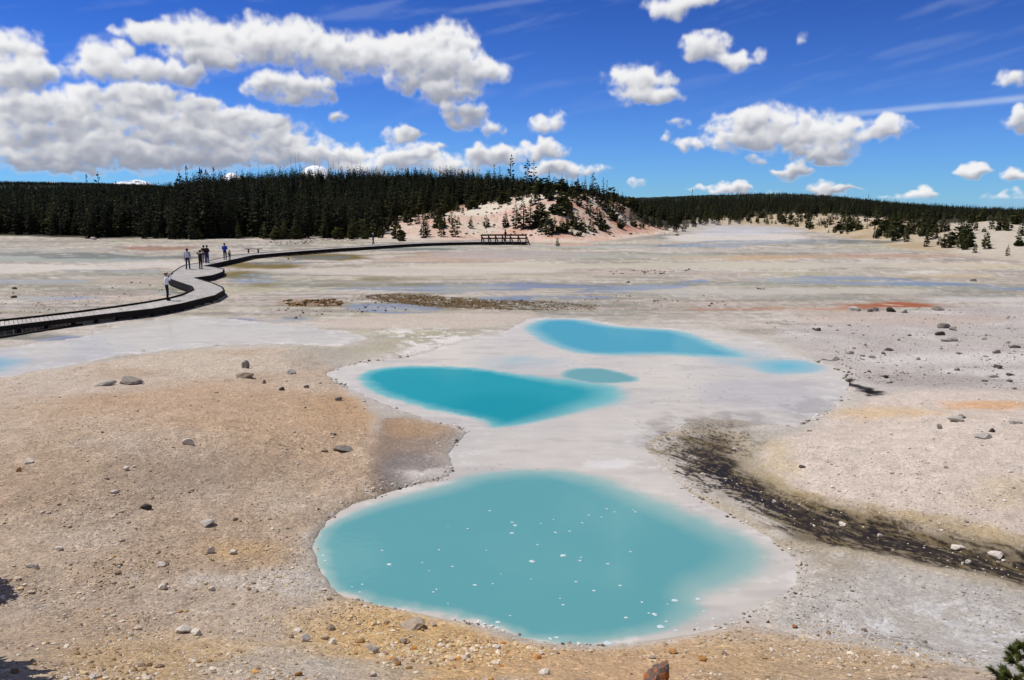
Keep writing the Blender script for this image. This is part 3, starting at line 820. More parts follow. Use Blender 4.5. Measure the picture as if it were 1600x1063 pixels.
def sheen(kk, t, base, fac, rough, normal=None):
    """water film seen through a polarising filter: a weakened mirror over the base"""
    gl = kk.n('ShaderNodeBsdfGlossy', ins={'Color': (1, 1, 1, 1), 'Roughness': rough})
    fr_ = kk.n('ShaderNodeFresnel', ins={'IOR': 1.33})
    if normal is not None: t.links.new(normal, gl.inputs['Normal']); t.links.new(normal, fr_.inputs['Normal'])
    mx = kk.n('ShaderNodeMixShader', ins={0: kk.m('MULTIPLY', fr_.outputs[0], fac)})
    t.links.new(base.outputs[0], mx.inputs[1]); t.links.new(gl.outputs[0], mx.inputs[2])
    t.links.new(mx.outputs[0], next(n_ for n_ in t.nodes if n_.type == 'OUTPUT_MATERIAL').inputs[0])


sheen(kk, T, b, kk.ss(wetn.outputs['Fac'], 0.25, 0.8, 0.0, 0.33), 0.12)
ground = meta(link("ground", ground_me, m_ground), "pale mineral crust and gravel ground of the geyser basin with its hills", "ground", kind='structure')

# ------------------------------------------------------------------ water sheets at z = 0, cut from the same grid
near_v = GR < 90
psd = {}
for nme, pl in POOLS.items():
    wv = np.clip(GR / 20, 0.7, 2)
    psd[nme] = sdf(pl, X + nA * 0.10 * wv + nE * 0.07 + nF * 0.02, Y + nB * 0.10 * wv + nE * 0.09 + nF * 0.03, 6.0)
milk = np.empty((len(X), 3)); milk[:] = alb((204, 199, 190))
milk += sstep(0.0, 0.6, nA)[:, None] * 0.5 * (alb((192, 189, 185)) - milk)
milk += sstep(0.1, 0.6, nB)[:, None] * 0.4 * (alb((208, 204, 197)) - milk)
milk += reg(ell(1190, 615, 110, 24), 1.0, 1.0)[:, None] * 0.5 * (alb((178, 176, 180)) - milk)
milk += reg(ell(1120, 664, 90, 18), 0.7, 0.8, nE)[:, None] * 0.6 * (alb((150, 142, 130)) - milk)
milk += reg(ell(1270, 640, 50, 16), 0.5, 0.6, nE)[:, None] * 0.5 * (alb((150, 148, 148)) - milk)
milk += reg(ell(955, 727, 40, 9), 0.12, 0.3, nE)[:, None] * 0.9 * (alb((220, 217, 213)) - milk)
milk += sstep(0.0, 0.2, -sdf(WASH, X, Y))[:, None] * 0.45 * (alb((180, 181, 180)) - milk)
milk += (fan * (0.35 + 0.65 * sstep(0.0, 0.4, st2 + st1 * 0.6)))[:, None] * 0.75 * (alb((104, 95, 84)) - milk)
# crusts, drying streaks and wet tones of the silt
milk *= (1 + 0.05 * fbm(X * 0.8 + 3, Y * 2.6, 4) + 0.035 * nE)[:, None]
milk += (sstep(0.28, 0.5, fbm(X * 1.1 + 7, Y * 1.6, 5, 0.6)) * np.exp(-np.clip(-GS, 0, None) / 1.1))[:, None] * 0.7 * (alb((222, 219, 213)) - milk)
milk += (sstep(0.22, 0.5, fbm(X * 0.35 + 40, Y * 0.9, 4)))[:, None] * 0.45 * (alb((178, 173, 168)) - milk)
milk += (sstep(0.62, 0.8, nF + nE * 0.5) * sstep(-0.1, 0.4, nB))[:, None] * 0.35 * (alb((140, 134, 128)) - milk)
milk += reg([(1090, 532), (1150, 542), (1215, 556), (1200, 580), (1140, 570), (1100, 560)], 0.9, 0.7, nB)[:, None] * 0.6 * (alb((160, 188, 194)) - milk)
milk += reg(ell(830, 566, 70, 10), 0.9, 0.8, nB)[:, None] * 0.35 * (alb((160, 188, 194)) - milk)
# small dark specks on the mud film
milk += (reg(ell(1085, 610, 60, 22), 0.8, 0.3, nE) * sstep(0.62, 0.75, nF + nE * 0.3))[:, None] * 0.6 * (alb((120, 114, 112)) - milk)
DEEP = {'fore': ((98, 164, 168), (150, 184, 180)), 'mid': ((44, 156, 168), (124, 186, 188)), 'back': ((82, 162, 184), (144, 188, 194)), 'tail': ((112, 182, 198), (156, 188, 196)),
        'small': ((112, 166, 168), (160, 186, 186)), 'pale': ((140, 182, 190), (170, 190, 194)), 'left': ((100, 160, 184), (150, 180, 190))}
SOFT = {'fore': 0.45, 'mid': 0.45, 'back': 0.7, 'tail': 0.9, 'small': 0.22, 'pale': 1.2, 'left': 2.2}
wcol = milk.copy()
for nme in POOLS:
    soft = np.full(len(X), SOFT[nme])
    if nme == 'fore':
        soft = 0.22 + 0.62 * sstep(0.5, 4.0, X) * sstep(10.5, 12.5, Y) + 0.35 * sstep(14.5, 17, Y)
    if nme == 'mid':
        soft = soft + 0.7 * sstep(-1.0, 3.0, X)
    d = np.clip((-psd[nme] + (0.13 * sstep(3.5, 1.5, X) if nme == 'fore' else 0)) / soft, 0, 3)
    shallow, deep = alb(DEEP[nme][1]), alb(DEEP[nme][0])
    a1 = sstep(0.0, 0.7, d)[:, None]; a2 = sstep(0.35, 1.8, d)[:, None]
    c = shallow + a2 * (deep - shallow)
    wcol += a1 * (c - wcol)
if True:   # deeper, greener heart of the middle pool and cloudy swirls in the front one
    wcol += (np.clip(reg(ell(800, 640, 90, 22), 1.0, 0.5), 0, 1) * (psd['mid'] < -0.3))[:, None] * 0.5 * (alb((22, 142, 156)) - wcol)
    wcol += (sstep(0.0, 0.6, nA) * (psd['fore'] < -0.6))[:, None] * 0.25 * (alb((110, 172, 174)) - wcol)
inwater = (GS < 0.3) & near_v
fm = inwater[GF].all(1)
names = list(POOLS)
pid = np.full(len(X), -1)
best = np.full(len(X), 0.02)
for i, nme in enumerate(names):
    q = psd[nme]; u = q < best
    pid[u] = i; best[u] = q[u]
fpid = pid[GF].max(1)

m_water, kk, b = new_mat("milky_spring_water")
T = m_water.node_tree
wa = kk.n('ShaderNodeAttribute', attribute_name="tint")
T.links.new(wa.outputs['Color'], b.inputs['Base Color'])
b.inputs['Roughness'].default_value = 0.6
b.inputs['Specular IOR Level'].default_value = 0.0
tcn = kk.n('ShaderNodeTexCoord')
rp_ = kk.n('ShaderNodeTexNoise', ins={'Vector': tcn.outputs['Object'], 'Scale': 5.0, 'Detail': 4.0, 'Roughness': 0.6})
bn = kk.n('ShaderNodeBump', ins={'Distance': 0.005, 'Strength': 0.5, 'Height': rp_.outputs['Fac']})
sheen(kk, T, b, 0.10, 0.06, bn.outputs[0])
sfd = sdf(WASH, X, Y)
LABW = {'fore': "large oval turquoise pool nearest the viewer, dotted with white foam flecks", 'mid': "deep teal elongated pool behind the large oval one, beside the tan mound",
        'back': "long sky-blue pool farthest back among the milky pools", 'tail': "small pale cyan pool at the end of the milky flat near dark vent",
        'small': "smallest grey-green lens-shaped pool between the teal and blue pools", 'pale': "faint pale cyan pool left of the sky-blue pool", 'left': "pale blue pool at the picture's left edge below the boardwalk"}
for i in range(-1, len(names)):
    sel = fm & (fpid == i)
    parts_ = [(sel, i)] if i >= 0 else [(sel & (sfd[GF].mean(1) < 0.5), 'wash'), (sel & ~(sfd[GF].mean(1) < 0.5), 'flat')]
    for q, tag in parts_:
        if not q.any(): continue
        F_ = GF[q]; u, inv = np.unique(F_, return_inverse=True)
        me = mesh_np("water", np.stack([X[u], Y[u], np.zeros(len(u))], -1), inv.reshape(-1, 4))
        attr(me, "tint", np.clip(wcol[u], 0.01, 0.8), 'FLOAT_COLOR')
        if tag == 'wash': o = meta(link("shallow_water", me, m_water), "thin sheet of still grey water in front of the boardwalk", "water", kind='structure')
        elif tag == 'flat': o = meta(link("shallow_water", me, m_water), "milky pinkish-white shallow water surrounding the turquoise pools", "water", kind='structure')
        else: o = meta(link("pool_water", me, m_water), LABW[names[i]], "pool", kind='structure')

# ------------------------------------------------------------------ conifers
def blades_mesh(name, sprays, mat):
    """sprays: list of (p0, p1, half width, up) -> tapering bent two-quad tufts, joined into one crown mesh"""
    V, F = [], []
    for (p0, p1, w, upv) in sprays:
        p0, p1 = np.asarray(p0), np.asarray(p1)
        d = p1 - p0; L = np.linalg.norm(d) + 1e-9
        sd_ = np.cross(d / L, upv); sd_ /= np.linalg.norm(sd_) + 1e-9
        m = p0 + d * 0.5 + np.asarray(upv) * 0.08 * L
        b0 = len(V)
        V += [p0 - sd_ * w * 0.35, p0 + sd_ * w * 0.35, m + sd_ * w, m - sd_ * w, p1]
        F += [(b0, b0 + 1, b0 + 2), (b0, b0 + 2, b0 + 3), (b0 + 3, b0 + 2, b0 + 4)]
    me = mesh_np(name, np.array(V), np.array(F), smooth=False)
    me.materials.append(mat)
    return me


def tube(path, radii, n=6):
    """tapered tube along points -> verts, faces"""
    path = np.asarray(path, float); V, F = [], []
    for i, p in enumerate(path):
        t = path[min(i + 1, len(path) - 1)] - path[max(i - 1, 0)]
        t /= np.linalg.norm(t) + 1e-9
        a = np.cross(t, (0, 0, 1.0) if abs(t[2]) < 0.9 else (1.0, 0, 0)); a /= np.linalg.norm(a)
        b_ = np.cross(t, a)
        for q in range(n):
            an = 2 * math.pi * q / n
            V.append(p + radii[i] * (math.cos(an) * a + math.sin(an) * b_))
    for i in range(len(path) - 1):
        for q in range(n):
            F.append((i * n + q, i * n + (q + 1) % n, (i + 1) * n + (q + 1) % n, (i + 1) * n + q))
    return V, F


def join_parts(parts_):
    V, F = [], []
    for v, f in parts_:
        o_ = len(V); V += list(v); F += [tuple(q + o_ for q in t) for t in f]
    return np.array(V), F


def py_mesh(name, V, F, mat, smooth=True):
    me = bpy.data.meshes.new(name)
    me.from_pydata([tuple(map(float, v)) for v in V], [], [tuple(f) for f in F])
    me.update()
    if smooth: me.polygons.foreach_set('use_smooth', np.full(len(me.polygons), True))
    if mat is not None: me.materials.append(mat)
    return me


def foliage_mat(name, c0, c1):
    m, kk, b = new_mat(name)
    oi = kk.n('ShaderNodeObjectInfo'); tcn = kk.n('ShaderNodeTexCoord')
    no = kk.n('ShaderNodeTexNoise', ins={'Vector': tcn.outputs['Object'], 'Scale': 9.0, 'Detail': 3.0})
    f = kk.m('ADD', kk.m('MULTIPLY', oi.outputs['Random'], 0.55), kk.m('MULTIPLY', kk.ss(no.outputs['Fac'], 0.3, 0.7), 0.45))
    m.node_tree.links.new(kk.mix(f, c0, c1), b.inputs['Base Color'])
    b.inputs['Roughness'].default_value = 0.75
    b.inputs['Specular IOR Level'].default_value = 0.15
    return m


m_dark_needles = foliage_mat("dark_needles", (0.015, 0.020, 0.010), (0.072, 0.072, 0.024))
m_green_needles = foliage_mat("green_needles", (0.045, 0.055, 0.016), (0.13, 0.12, 0.035))
m_bark = simple_mat("bark", (0.055, 0.042, 0.033), 0.95, 0.35, 8.0, 0.4)
m_dead = simple_mat("dead_wood", (0.20, 0.175, 0.15), 0.95, 0.3, 8.0, 0.3)


def crown_unit(name, mat, seed, base=0.06, width=0.17, whorls=17, droop=0.25, per=7, ragged=0.35, power=0.85, tuft=1.0):
    """crown of a conifer of height 1"""
    r = random.Random(seed); S = []
    for i in range(whorls):
        t = i / (whorls - 1)
        z = base + (0.985 - base) * t ** 0.92
        rad = width * (1 - t) ** power + 0.012
        if t < 0.12: rad *= 0.65 + 2.6 * t
        n = max(4, int(per * (0.55 + 0.6 * (1 - t))))
        a0 = r.random() * 6.28
        for j in range(n):
            if r.random() < 0.12: continue
            a = a0 + 6.283 * j / n + r.uniform(-0.35, 0.35)
            L = rad * r.uniform(1 - ragged, 1 + ragged * 0.6)
            zz = z + r.uniform(-0.5, 0.5) / whorls
            dz = -droop * L * r.uniform(0.3, 1.3) + (0.25 * L if t > 0.7 else 0)
            ca, sa = math.cos(a), math.sin(a)
            p1 = np.array((ca * L, sa * L, zz + dz))
            S.append(((0, 0, zz), p1, L * 0.24 * tuft, (0, 0, 1.0)))
            S.append(((ca * L * .25, sa * L * .25, zz + dz * .2 - 0.01), p1 + (0, 0, 0.012), L * 0.20 * tuft, (-sa, ca, 0.3)))
            for q in (-1, 1):       # side sprays of the branch
                f = r.uniform(0.35, 0.7)
                b0_ = np.array((ca * L * f, sa * L * f, zz + dz * f))
                aa = a + q * r.uniform(0.6, 1.0); l2 = L * (1.05 - f) * r.uniform(0.7, 1.1)
                S.append((b0_, b0_ + (math.cos(aa) * l2, math.sin(aa) * l2, dz * 0.5), l2 * 0.28 * tuft, (0, 0, 1.0)))
    S.append(((0, 0, 0.93), (0, 0, 1.0), 0.012, (0, 1.0, 0)))
    S.append(((0, 0, 0.93), (0, 0, 1.0), 0.012, (1.0, 0, 0)))
    return blades_mesh(name, S, mat)


def trunk_unit(name, mat, seed, rad=0.016, top=0.97):
    r = random.Random(seed)
    pts = [(r.uniform(-.004, .004) * i, r.uniform(-.004, .004) * i, z) for i, z in enumerate((-0.03, 0.0, 0.2, 0.45, 0.7, top))]
    V, F = tube(pts, [rad * 1.25, rad * 1.1, rad * 0.9, rad * 0.7, rad * 0.45, 0.002], 6)
    return py_mesh(name, V, F, mat)


CR = {  # kind -> crown meshes
    'dark': [crown_unit("crown", m_dark_needles, 10 + i, 0.03, w, 18, 0.3, 7) for i, w in enumerate((0.15, 0.18, 0.21, 0.165))],
    'green': [crown_unit("crown", m_green_needles, 30 + i, 0.02, w, 13, 0.1, 7, 0.45, 0.7, 1.15) for i, w in enumerate((0.24, 0.28, 0.21))],
    'bush': [crown_unit("crown", m_green_needles, 40 + i, 0.0, w, 9, -0.15, 9, 0.5, 0.5, 1.3) for i, w in enumerate((0.50, 0.62))],
    'lodge': [crown_unit("crown", m_dark_needles, 50 + i, b0, w, 13, 0.15, 5, 0.6, 0.6, 1.05) for i, (b0, w) in enumerate(((0.22, 0.14), (0.32, 0.16), (0.15, 0.17)))],
}
TRK = [trunk_unit("trunk", m_bark, 60 + i) for i in range(3)]


def tree(kind, base, h, label, group, wid=1.0, name=None, lean=0.0, mat=None):
    r = random.Random(int(base[0] * 977 + base[1] * 131 + h * 17))
    o = empty(name or {'dark': 'pine_tree', 'green': 'young_pine_tree', 'bush': 'pine_shrub', 'lodge': 'lodgepole_pine_tree'}[kind], tuple(map(float, base)), r.random() * 6.28)
    o.rotation_euler[0] = lean + r.uniform(-.03, .03)
    o.scale = (h * wid, h * wid, h)
    link("trunk", r.choice(TRK), None, o)
    link("crown", r.choice(CR[kind]), None, o)
    meta(o, label, 'shrub' if kind == 'bush' else 'tree', group)
    return o


trees_done = []
TSEED = random.Random(5)


def px_at(x, y):
    return float(az_px(np.array([x]), np.array([y]))[0])


def ground_pt(px, r):
    a = math.atan((px - 800) * cp / 1250)
    x, y = r * math.sin(a), r * math.cos(a)
    return x, y, float(height(np.array([x]), np.array([y]))[0])


def rbase(px): return float(np.interp(px, _PG, _RB))


def y_to_z(y, r): return CAM_H + r * (YH - y) / 1250.0


# edge of the dark forest at the left -------------------------------------------------
TOPS = ([-60, 0, 60, 110, 130, 150, 175, 200, 250, 275, 300, 330, 370, 410, 450, 500, 560, 620, 660], [322, 320, 318, 312, 300, 296, 312, 312, 300, 288, 276, 274, 278, 284, 292, 300, 312, 322, 330])
LANDMARKS = [(-40, "the picture's left edge"), (15, "the flat at far left"), (60, "the grey strip of boardwalk"), (90, "the pale dead trees"), (135, "the short pale log"), (172, "the leaning pale log"), (222, "the log lying along its foot"), (262, "the white-topped photographer"),
             (294, "the grey-hooded person"), (322, "the close pair of people"), (356, "the blue-shirted person and child"), (396, "the bench"), (442, "the small white boulder"), (490, "the olive puddle"), (540, "the straight far boardwalk"), (583, "the lone distant walker"), (620, "the foot of the pale slope")]
for i in range(118):
    px = -60 + 680 * (i + TSEED.random()) / 118
    r = rbase(px) + TSEED.uniform(1, 16) + (14 if px < 110 else 0) + max(0, px - 520) * 0.10
    x, y, z = ground_pt(px, r)
    h = (y_to_z(np.interp(px, *TOPS), r) - z) * TSEED.uniform(0.5, 1.08)
    h = min(max(h, 2.0), 11.5)
    near_ = min(LANDMARKS, key=lambda t: abs(t[0] - px))
    size_ = "tallest" if h > 8.2 else ("mid-height" if h > 6.2 else "shorter")
    tree('dark', (x, y, z - 0.05), h, size_ + " dark pine in the forest's front row, straight behind " + near_[1], "front row of the dark forest", TSEED.uniform(0.85, 1.25))
for i in range(34):     # lower, greener trees and shrubs before the forest
    px = TSEED.choice([TSEED.uniform(395, 640), TSEED.uniform(395, 640), TSEED.uniform(300, 640)])
    r = rbase(px) + TSEED.uniform(-1, 5)
    x, y, z = ground_pt(px, r)
    kd = TSEED.choice(['green', 'bush', 'green'])
    tree(kd, (x, y, z - 0.04), TSEED.uniform(1.2, 2.4) if kd == 'bush' else TSEED.uniform(2.2, 4.4),
         ("olive green pine shrub" if kd == 'bush' else "young green pine") + " at the forest foot, straight behind " + min(LANDMARKS, key=lambda t: abs(t[0] - px))[1], "greenery at the forest foot")
# skyline trees: (px, base y hidden, top y, kind, label)
for px, r_add, ytop, kd, lab in [(137, 30, 277, 'dark', "thin dark pine rising alone above the far left ridge"), (155, 32, 275, 'lodge', "spindly pine with bare lower trunk beside the far left ridge's lone pine"),
        (294, 20, 263, 'dark', "tallest dark pointed pine at the forest's left shoulder"), (313, 22, 266, 'dark', "dark pointed pine second at the forest's left shoulder"), (336, 26, 265, 'dark', "dark pine third along the forest's left shoulder"),
        (278, 18, 272, 'lodge', "ragged leaning pine at the forest's left shoulder"), (798, 44, 243, 'lodge', "tallest slender pine standing out on the hilltop skyline"), (824, 46, 250, 'lodge', "left of a pair of ragged tall pines on the hilltop"),
        (834, 48, 252, 'lodge', "right of a pair of ragged tall pines on the hilltop"), (773, 50, 258, 'dark', "small dark pine on the hilltop left of the tallest slender pine"), (781, 50, 261, 'dark', "narrow pine directly left of the tallest slender hilltop pine"),
        (857, 42, 267, 'dark', "bushy dark pine on the crest above the pink slope"), (878, 40, 273, 'dark', "broad dark pine on the crest above the red slope"), (886, 38, 280, 'green', "low green pine on the crest beside the broad dark one"),
        (903, 36, 274, 'dark', "slim dark pine on the crest above the red scar"), (914, 36, 275, 'dark', "pine in the middle of the crest group right of the red scar"), (926, 34, 271, 'lodge', "slender lodgepole with bare trunk on the right of the crest"),
        (936, 30, 285, 'lodge', "bent pine leaning right at the end of the crest"), (943, 28, 278, 'dark', "dense tall pine closing the crest on the right"), (948, 26, 282, 'dark', "second dense pine closing the crest on the right"), (955, 22, 298, 'green', "low green pine stepping down the hill's right end"),
        (966, 30, 302, 'dark', "small pine in the notch between hill and far ridge"), (973, 30, 300, 'dark', "second small pine in the notch between hill and far ridge"), (1082, 60, 296, 'dark', "lone pine spike rising from the forest below the far ridge")]:
    r = rbase(px) + r_add
    x, y, z = ground_pt(px, r)
    zt = y_to_z(ytop, r)
    tree(kd, (x, y, z - 0.05), max(2.0, zt - z), lab, None, 0.9 if kd == 'lodge' else (0.85 if zt - z > 5 else 1.1), lean=0.12 if 'lean' in lab else 0)
# trees of the pink hill (foot of the trunk in photograph pixels, height in pixels)
HILL = [(662, 372, 36, 'dark'), (668, 370, 30, 'dark'), (690, 370, 30, 'green'), (711, 370, 36, 'green'), (736, 357, 20, 'green'), (760, 355, 20, 'green'), (790, 355, 26, 'dark'), (806, 356, 42, 'dark'), (818, 357, 52, 'dark'), (828, 358, 46, 'dark'), (838, 356, 34, 'dark'),
        (857, 366, 36, 'green'), (866, 364, 26, 'green'), (878, 364, 26, 'green'), (891, 352, 26, 'green'), (897, 352, 20, 'green'), (904, 359, 18, 'bush'), (912, 363, 22, 'green'), (924, 361, 22, 'green'), (934, 352, 36, 'dark'), (942, 360, 14, 'bush'), (905, 369, 10, 'bush'), (893, 367, 14, 'green'), (882, 363, 14, 'bush'),
        (846, 362, 22, 'dark'), (871, 385, 16, 'green'), (846, 324, 8, 'bush'), (866, 333, 14, 'bush'), (883, 318, 14, 'bush'), (872, 312, 14, 'dark'), (905, 322, 24, 'dark'), (855, 310, 30, 'dark'), (840, 313, 26, 'dark'), (825, 309, 24, 'dark'), (893, 307, 12, 'bush'),
        (912, 313, 10, 'bush'), (926, 311, 18, 'dark'), (935, 318, 28, 'dark'), (948, 325, 26, 'dark'), (955, 336, 24, 'green'), (960, 345, 16, 'bush'), (975, 350, 18, 'green'), (985, 346, 18, 'dark'), (970, 357, 12, 'bush'), (990, 354, 12, 'bush'), (1003, 356, 16, 'green'), (1010, 350, 20, 'dark'),
        (1020, 354, 22, 'dark'), (1030, 357, 24, 'green'), (1042, 360, 22, 'dark'), (1055, 362, 24, 'dark'), (1068, 362, 18, 'green'), (1000, 340, 24, 'dark'), (1015, 338, 24, 'dark'), (1035, 345, 26, 'dark'), (1050, 350, 26, 'dark'), (627, 377, 9, 'bush'), (640, 352, 16, 'green'), (652, 350, 20, 'green'), (632, 346, 18, 'green'), (645, 340, 22, 'dark'),
        (620, 356, 22, 'dark'), (608, 360, 26, 'green'), (598, 362, 30, 'dark'), (588, 366, 56, 'dark'), (578, 366, 48, 'dark'), (569, 368, 24, 'bush'), (602, 350, 30, 'dark'), (615, 345, 34, 'dark'), (628, 335, 30, 'dark'), (648, 328, 32, 'dark'), (662, 326, 28, 'dark'), (675, 330, 18, 'green'), (690, 320, 26, 'dark'), (700, 322, 16, 'bush'),
        (712, 318, 20, 'green'), (722, 316, 16, 'bush'), (735, 320, 16, 'green'), (745, 316, 18, 'green'), (757, 320, 16, 'bush'), (768, 317, 22, 'dark'), (776, 316, 20, 'dark'), (786, 318, 18, 'bush'), (795, 320, 20, 'dark'), (690, 338, 14, 'bush'), (672, 342, 18, 'green'), (702, 330, 18, 'green'), (683, 348, 12, 'bush'), (730, 308, 20, 'dark'), (750, 306, 22, 'dark'), (715, 306, 24, 'dark'), (700, 308, 26, 'dark'), (770, 306, 20, 'dark'), (790, 304, 20, 'dark')]
SPECIAL = {0: "dark pine of a touching pair at the left foot of the pink slope, left one", 1: "dark pine of a touching pair at the left foot of the pink slope, right one", 2: "single green pine on the pink slope right of the touching pair", 3: "thin green pine with gaps on the pink slope left of the railing",
           4: "little round-topped pine alone above the railing's left end", 5: "small dense pine alone above the middle of the railing", 6: "dark pine left of the big dark clump above the railing", 8: "tallest pine of the dark clump on the pink slope above the railing", 19: "dark cone-shaped pine below the red scar", 25: "small bright green pine alone on the flat before the hill", 68 - 4: "big bushy pine behind the lone distant walker"}
bp = G([(t[0], t[1]) for t in HILL])
for i, (t, p) in enumerate(zip(HILL, bp)):
    r = float(np.hypot(p[0], p[1])); h = t[2] * r / 1250 / (1.0)
    side = min([(600, "slope behind the lone walker"), (650, "slope's left foot beside the forest"), (695, "upper slope left of the railing"), (745, "crest above the railing's left end"), (790, "slope above the railing's right half"), (830, "slope just right of the railing"), (870, "pink slope's middle"), (905, "pink slope's red scar"), (945, "shoulder right of the red scar"), (985, "hill's lower right end"), (1040, "hill's far right tip")], key=lambda u: abs(u[0] - t[0]))[1]
    kdn = {'dark': "dark pine", 'green': "young green pine", 'bush': "low green shrub"}[t[3]]
    tree(t[3], (p[0], p[1], p[2] - 0.04), max(0.8, h), SPECIAL.get(i, kdn + " on the " + side), None if i in SPECIAL else "pines scattered on the hill", 1.5 if t[3] == 'dark' else 1.35)
# right-hand slope
for i in range(92):
    px = TSEED.uniform(1085, 1640)
    rb = rbase(px)
    dens = TSEED.random() ** 0.8
    r = rb + 2 + dens * 40
    x, y, z = ground_pt(px, r)
    kd = TSEED.choice(['dark', 'green', 'dark', 'green', 'green', 'bush'] if dens < 0.6 else ['dark', 'dark', 'green'])
    h = {'dark': TSEED.uniform(2.8, 5.2), 'green': TSEED.uniform(2.0, 3.8), 'bush': TSEED.uniform(1.0, 1.9)}[kd]
    if px > 1380: h *= 0.62
    where = min([(1090, "where the hill meets the tan slope"), (1150, "on the tan slope above the steam"), (1220, "on the tan slope under the ridge's highest point"), (1290, "at the foot of the tan slope"), (1350, "on the slope left above the orange spring"), (1400, "on the slope straight above the orange spring"), (1470, "on the slope above the boulder row's right end"), (1540, "on the pale knoll near the right edge"), (1610, "at the picture's right edge by the flat")], key=lambda t: abs(t[0] - px))[1]
    tree(kd, (x, y, z - 0.04), h, {'dark': "dark pine ", 'green': "young olive pine ", 'bush': "low olive shrub "}[kd] + where, "sparse trees on the right slope", 1.1)
# dead snags on the forest skyline and at the left
def snag(base, h, label, seed, limbs=7, rad=0.012):
    r = random.Random(seed)
    o = empty("dead_tree", tuple(map(float, base)), r.random() * 6.28)
    lean = r.uniform(-0.05, 0.05)
    V, F = tube([(lean * z * h, 0, z * h) for z in (-0.02, 0.3, 0.6, 1.0)], [rad * h, rad * h * .8, rad * h * .5, 0.01], 6)
    link("trunk", py_mesh("trunk", V, F, m_dead), None, o)
    ps = []
    for i in range(limbs):
        z = r.uniform(0.35, 0.95); a = r.random() * 6.28; L = h * 0.13 * (1.15 - z) * r.uniform(.6, 1.6)
        c, s_ = math.cos(a), math.sin(a)
        ps.append(tube([(lean * z * h, 0, z * h), (lean * z * h + c * L * .6, s_ * L * .6, z * h + L * .15), (lean * z * h + c * L, s_ * L, z * h + L * r.uniform(-.1, .6))], [rad * h * .35, rad * h * .22, 0.006], 4))
    V, F = join_parts(ps)
    link("limbs", py_mesh("limbs", V, F, m_dead), None, o)
    meta(o, label, 'tree', "bare snags")
for i, (px, ra, yt, lf) in enumerate([(395, 70, 254, 9), (408, 72, 256, 8), (428, 80, 251, 3), (455, 95, 246, 2), (463, 95, 243, 3), (471, 95, 242, 4), (495, 95, 249, 8), (516, 100, 246, 2), (523, 100, 247, 2), (529, 100, 238, 3), (552, 105, 246, 3), (566, 110, 250, 2), (440, 85, 256, 3)]):
    r = rbase(px) + ra
    x, y, z = ground_pt(px, r)
    snag((x, y, z), y_to_z(yt, r) - z, "thin bare dead trunk sticking up above the forest skyline", 200 + i, lf, 0.007)
for i, (px, yb, yt, lab) in enumerate([(85, 368, 340, "pale branching dead tree before the forest at far left, left one"), (95, 368, 335, "pale branching dead tree before the forest at far left, right one")]):
    p = G([(px, yb)])[0]; r = float(np.hypot(p[0], p[1]))
    snag(p, (yb - yt) * r / 1250, lab, 230 + i, 12, 0.012)

# the deep wood behind: one mass, tree crowns set on points
def forest_points():
    q = np.random.default_rng(21)
    out_ = []
    # within 420 m
    n = 26000
    r = np.sqrt(q.uniform(118 ** 2, 430 ** 2, n)); px = q.uniform(-260, 1900, n)
    rb = np.interp(px, _PG, _RB); rel_ = r - rb
    rise = np.interp(px, [-260, 480, 560, 640, 780, 960, 990, 1060, 1110, 1900], [12, 12, 16, 34, 50, 46, 30, 30, 58, 56])
    keep = (rel_ > rise) & (q.random(n) < np.where(r < 280, 0.95, 0.6))
    out_.append((px[keep], r[keep], q.uniform(0.6, 1.1, keep.sum()) * np.interp(px[keep], [-260, 130, 300, 960, 1100, 1900], [7.5, 7.2, 7.4, 6.2, 3.4, 3.2])))
    # far hills
    n = 15000
    r = np.exp(q.uniform(math.log(430), math.log(2900), n)); px = q.uniform(-300, 1950, n)
    out_.append((px, r, q.uniform(6.0, 10.0, n) * np.interp(px, [900, 1000], [1.0, 0.62])))
    n = 5000
    r = np.exp(q.uniform(math.log(2900), math.log(6800), n)); px = q.uniform(-300, 330, n)
    out_.append((px, r, q.uniform(8.0, 14.0, n)))
    return [np.concatenate(v) for v in zip(*out_)]


fpx, fr, fh = forest_points()
fa = np.arctan((fpx - 800) * cp / 1250)
fx, fy = fr * np.sin(fa), fr * np.cos(fa)
fz = height(fx, fy)
# keep the skyline of the wood where the photograph has it
SKY = ([-300, 0, 120, 170, 260, 300, 340, 400, 450, 500, 560, 620, 680, 740, 790, 850, 900, 950, 1000, 1060, 1150, 1220, 1300, 1380, 1450, 1520, 1600, 1900],
       [285, 286, 288, 289, 290, 276, 272, 270, 265, 261, 260, 260, 262, 266, 274, 284, 294, 302, 311, 306, 300, 298, 301, 308, 316, 320, 322, 322])
lim = CAM_H + fr * (YH - np.interp(fpx, *SKY)) / 1250.0
fh2 = np.minimum(fh, (lim - fz) * np.random.default_rng(2).uniform(0.55, 1.12, len(fh)))
ok = fh2 > 2.2
fx, fy, fz, fh2 = fx[ok], fy[ok], fz[ok], fh2[ok]


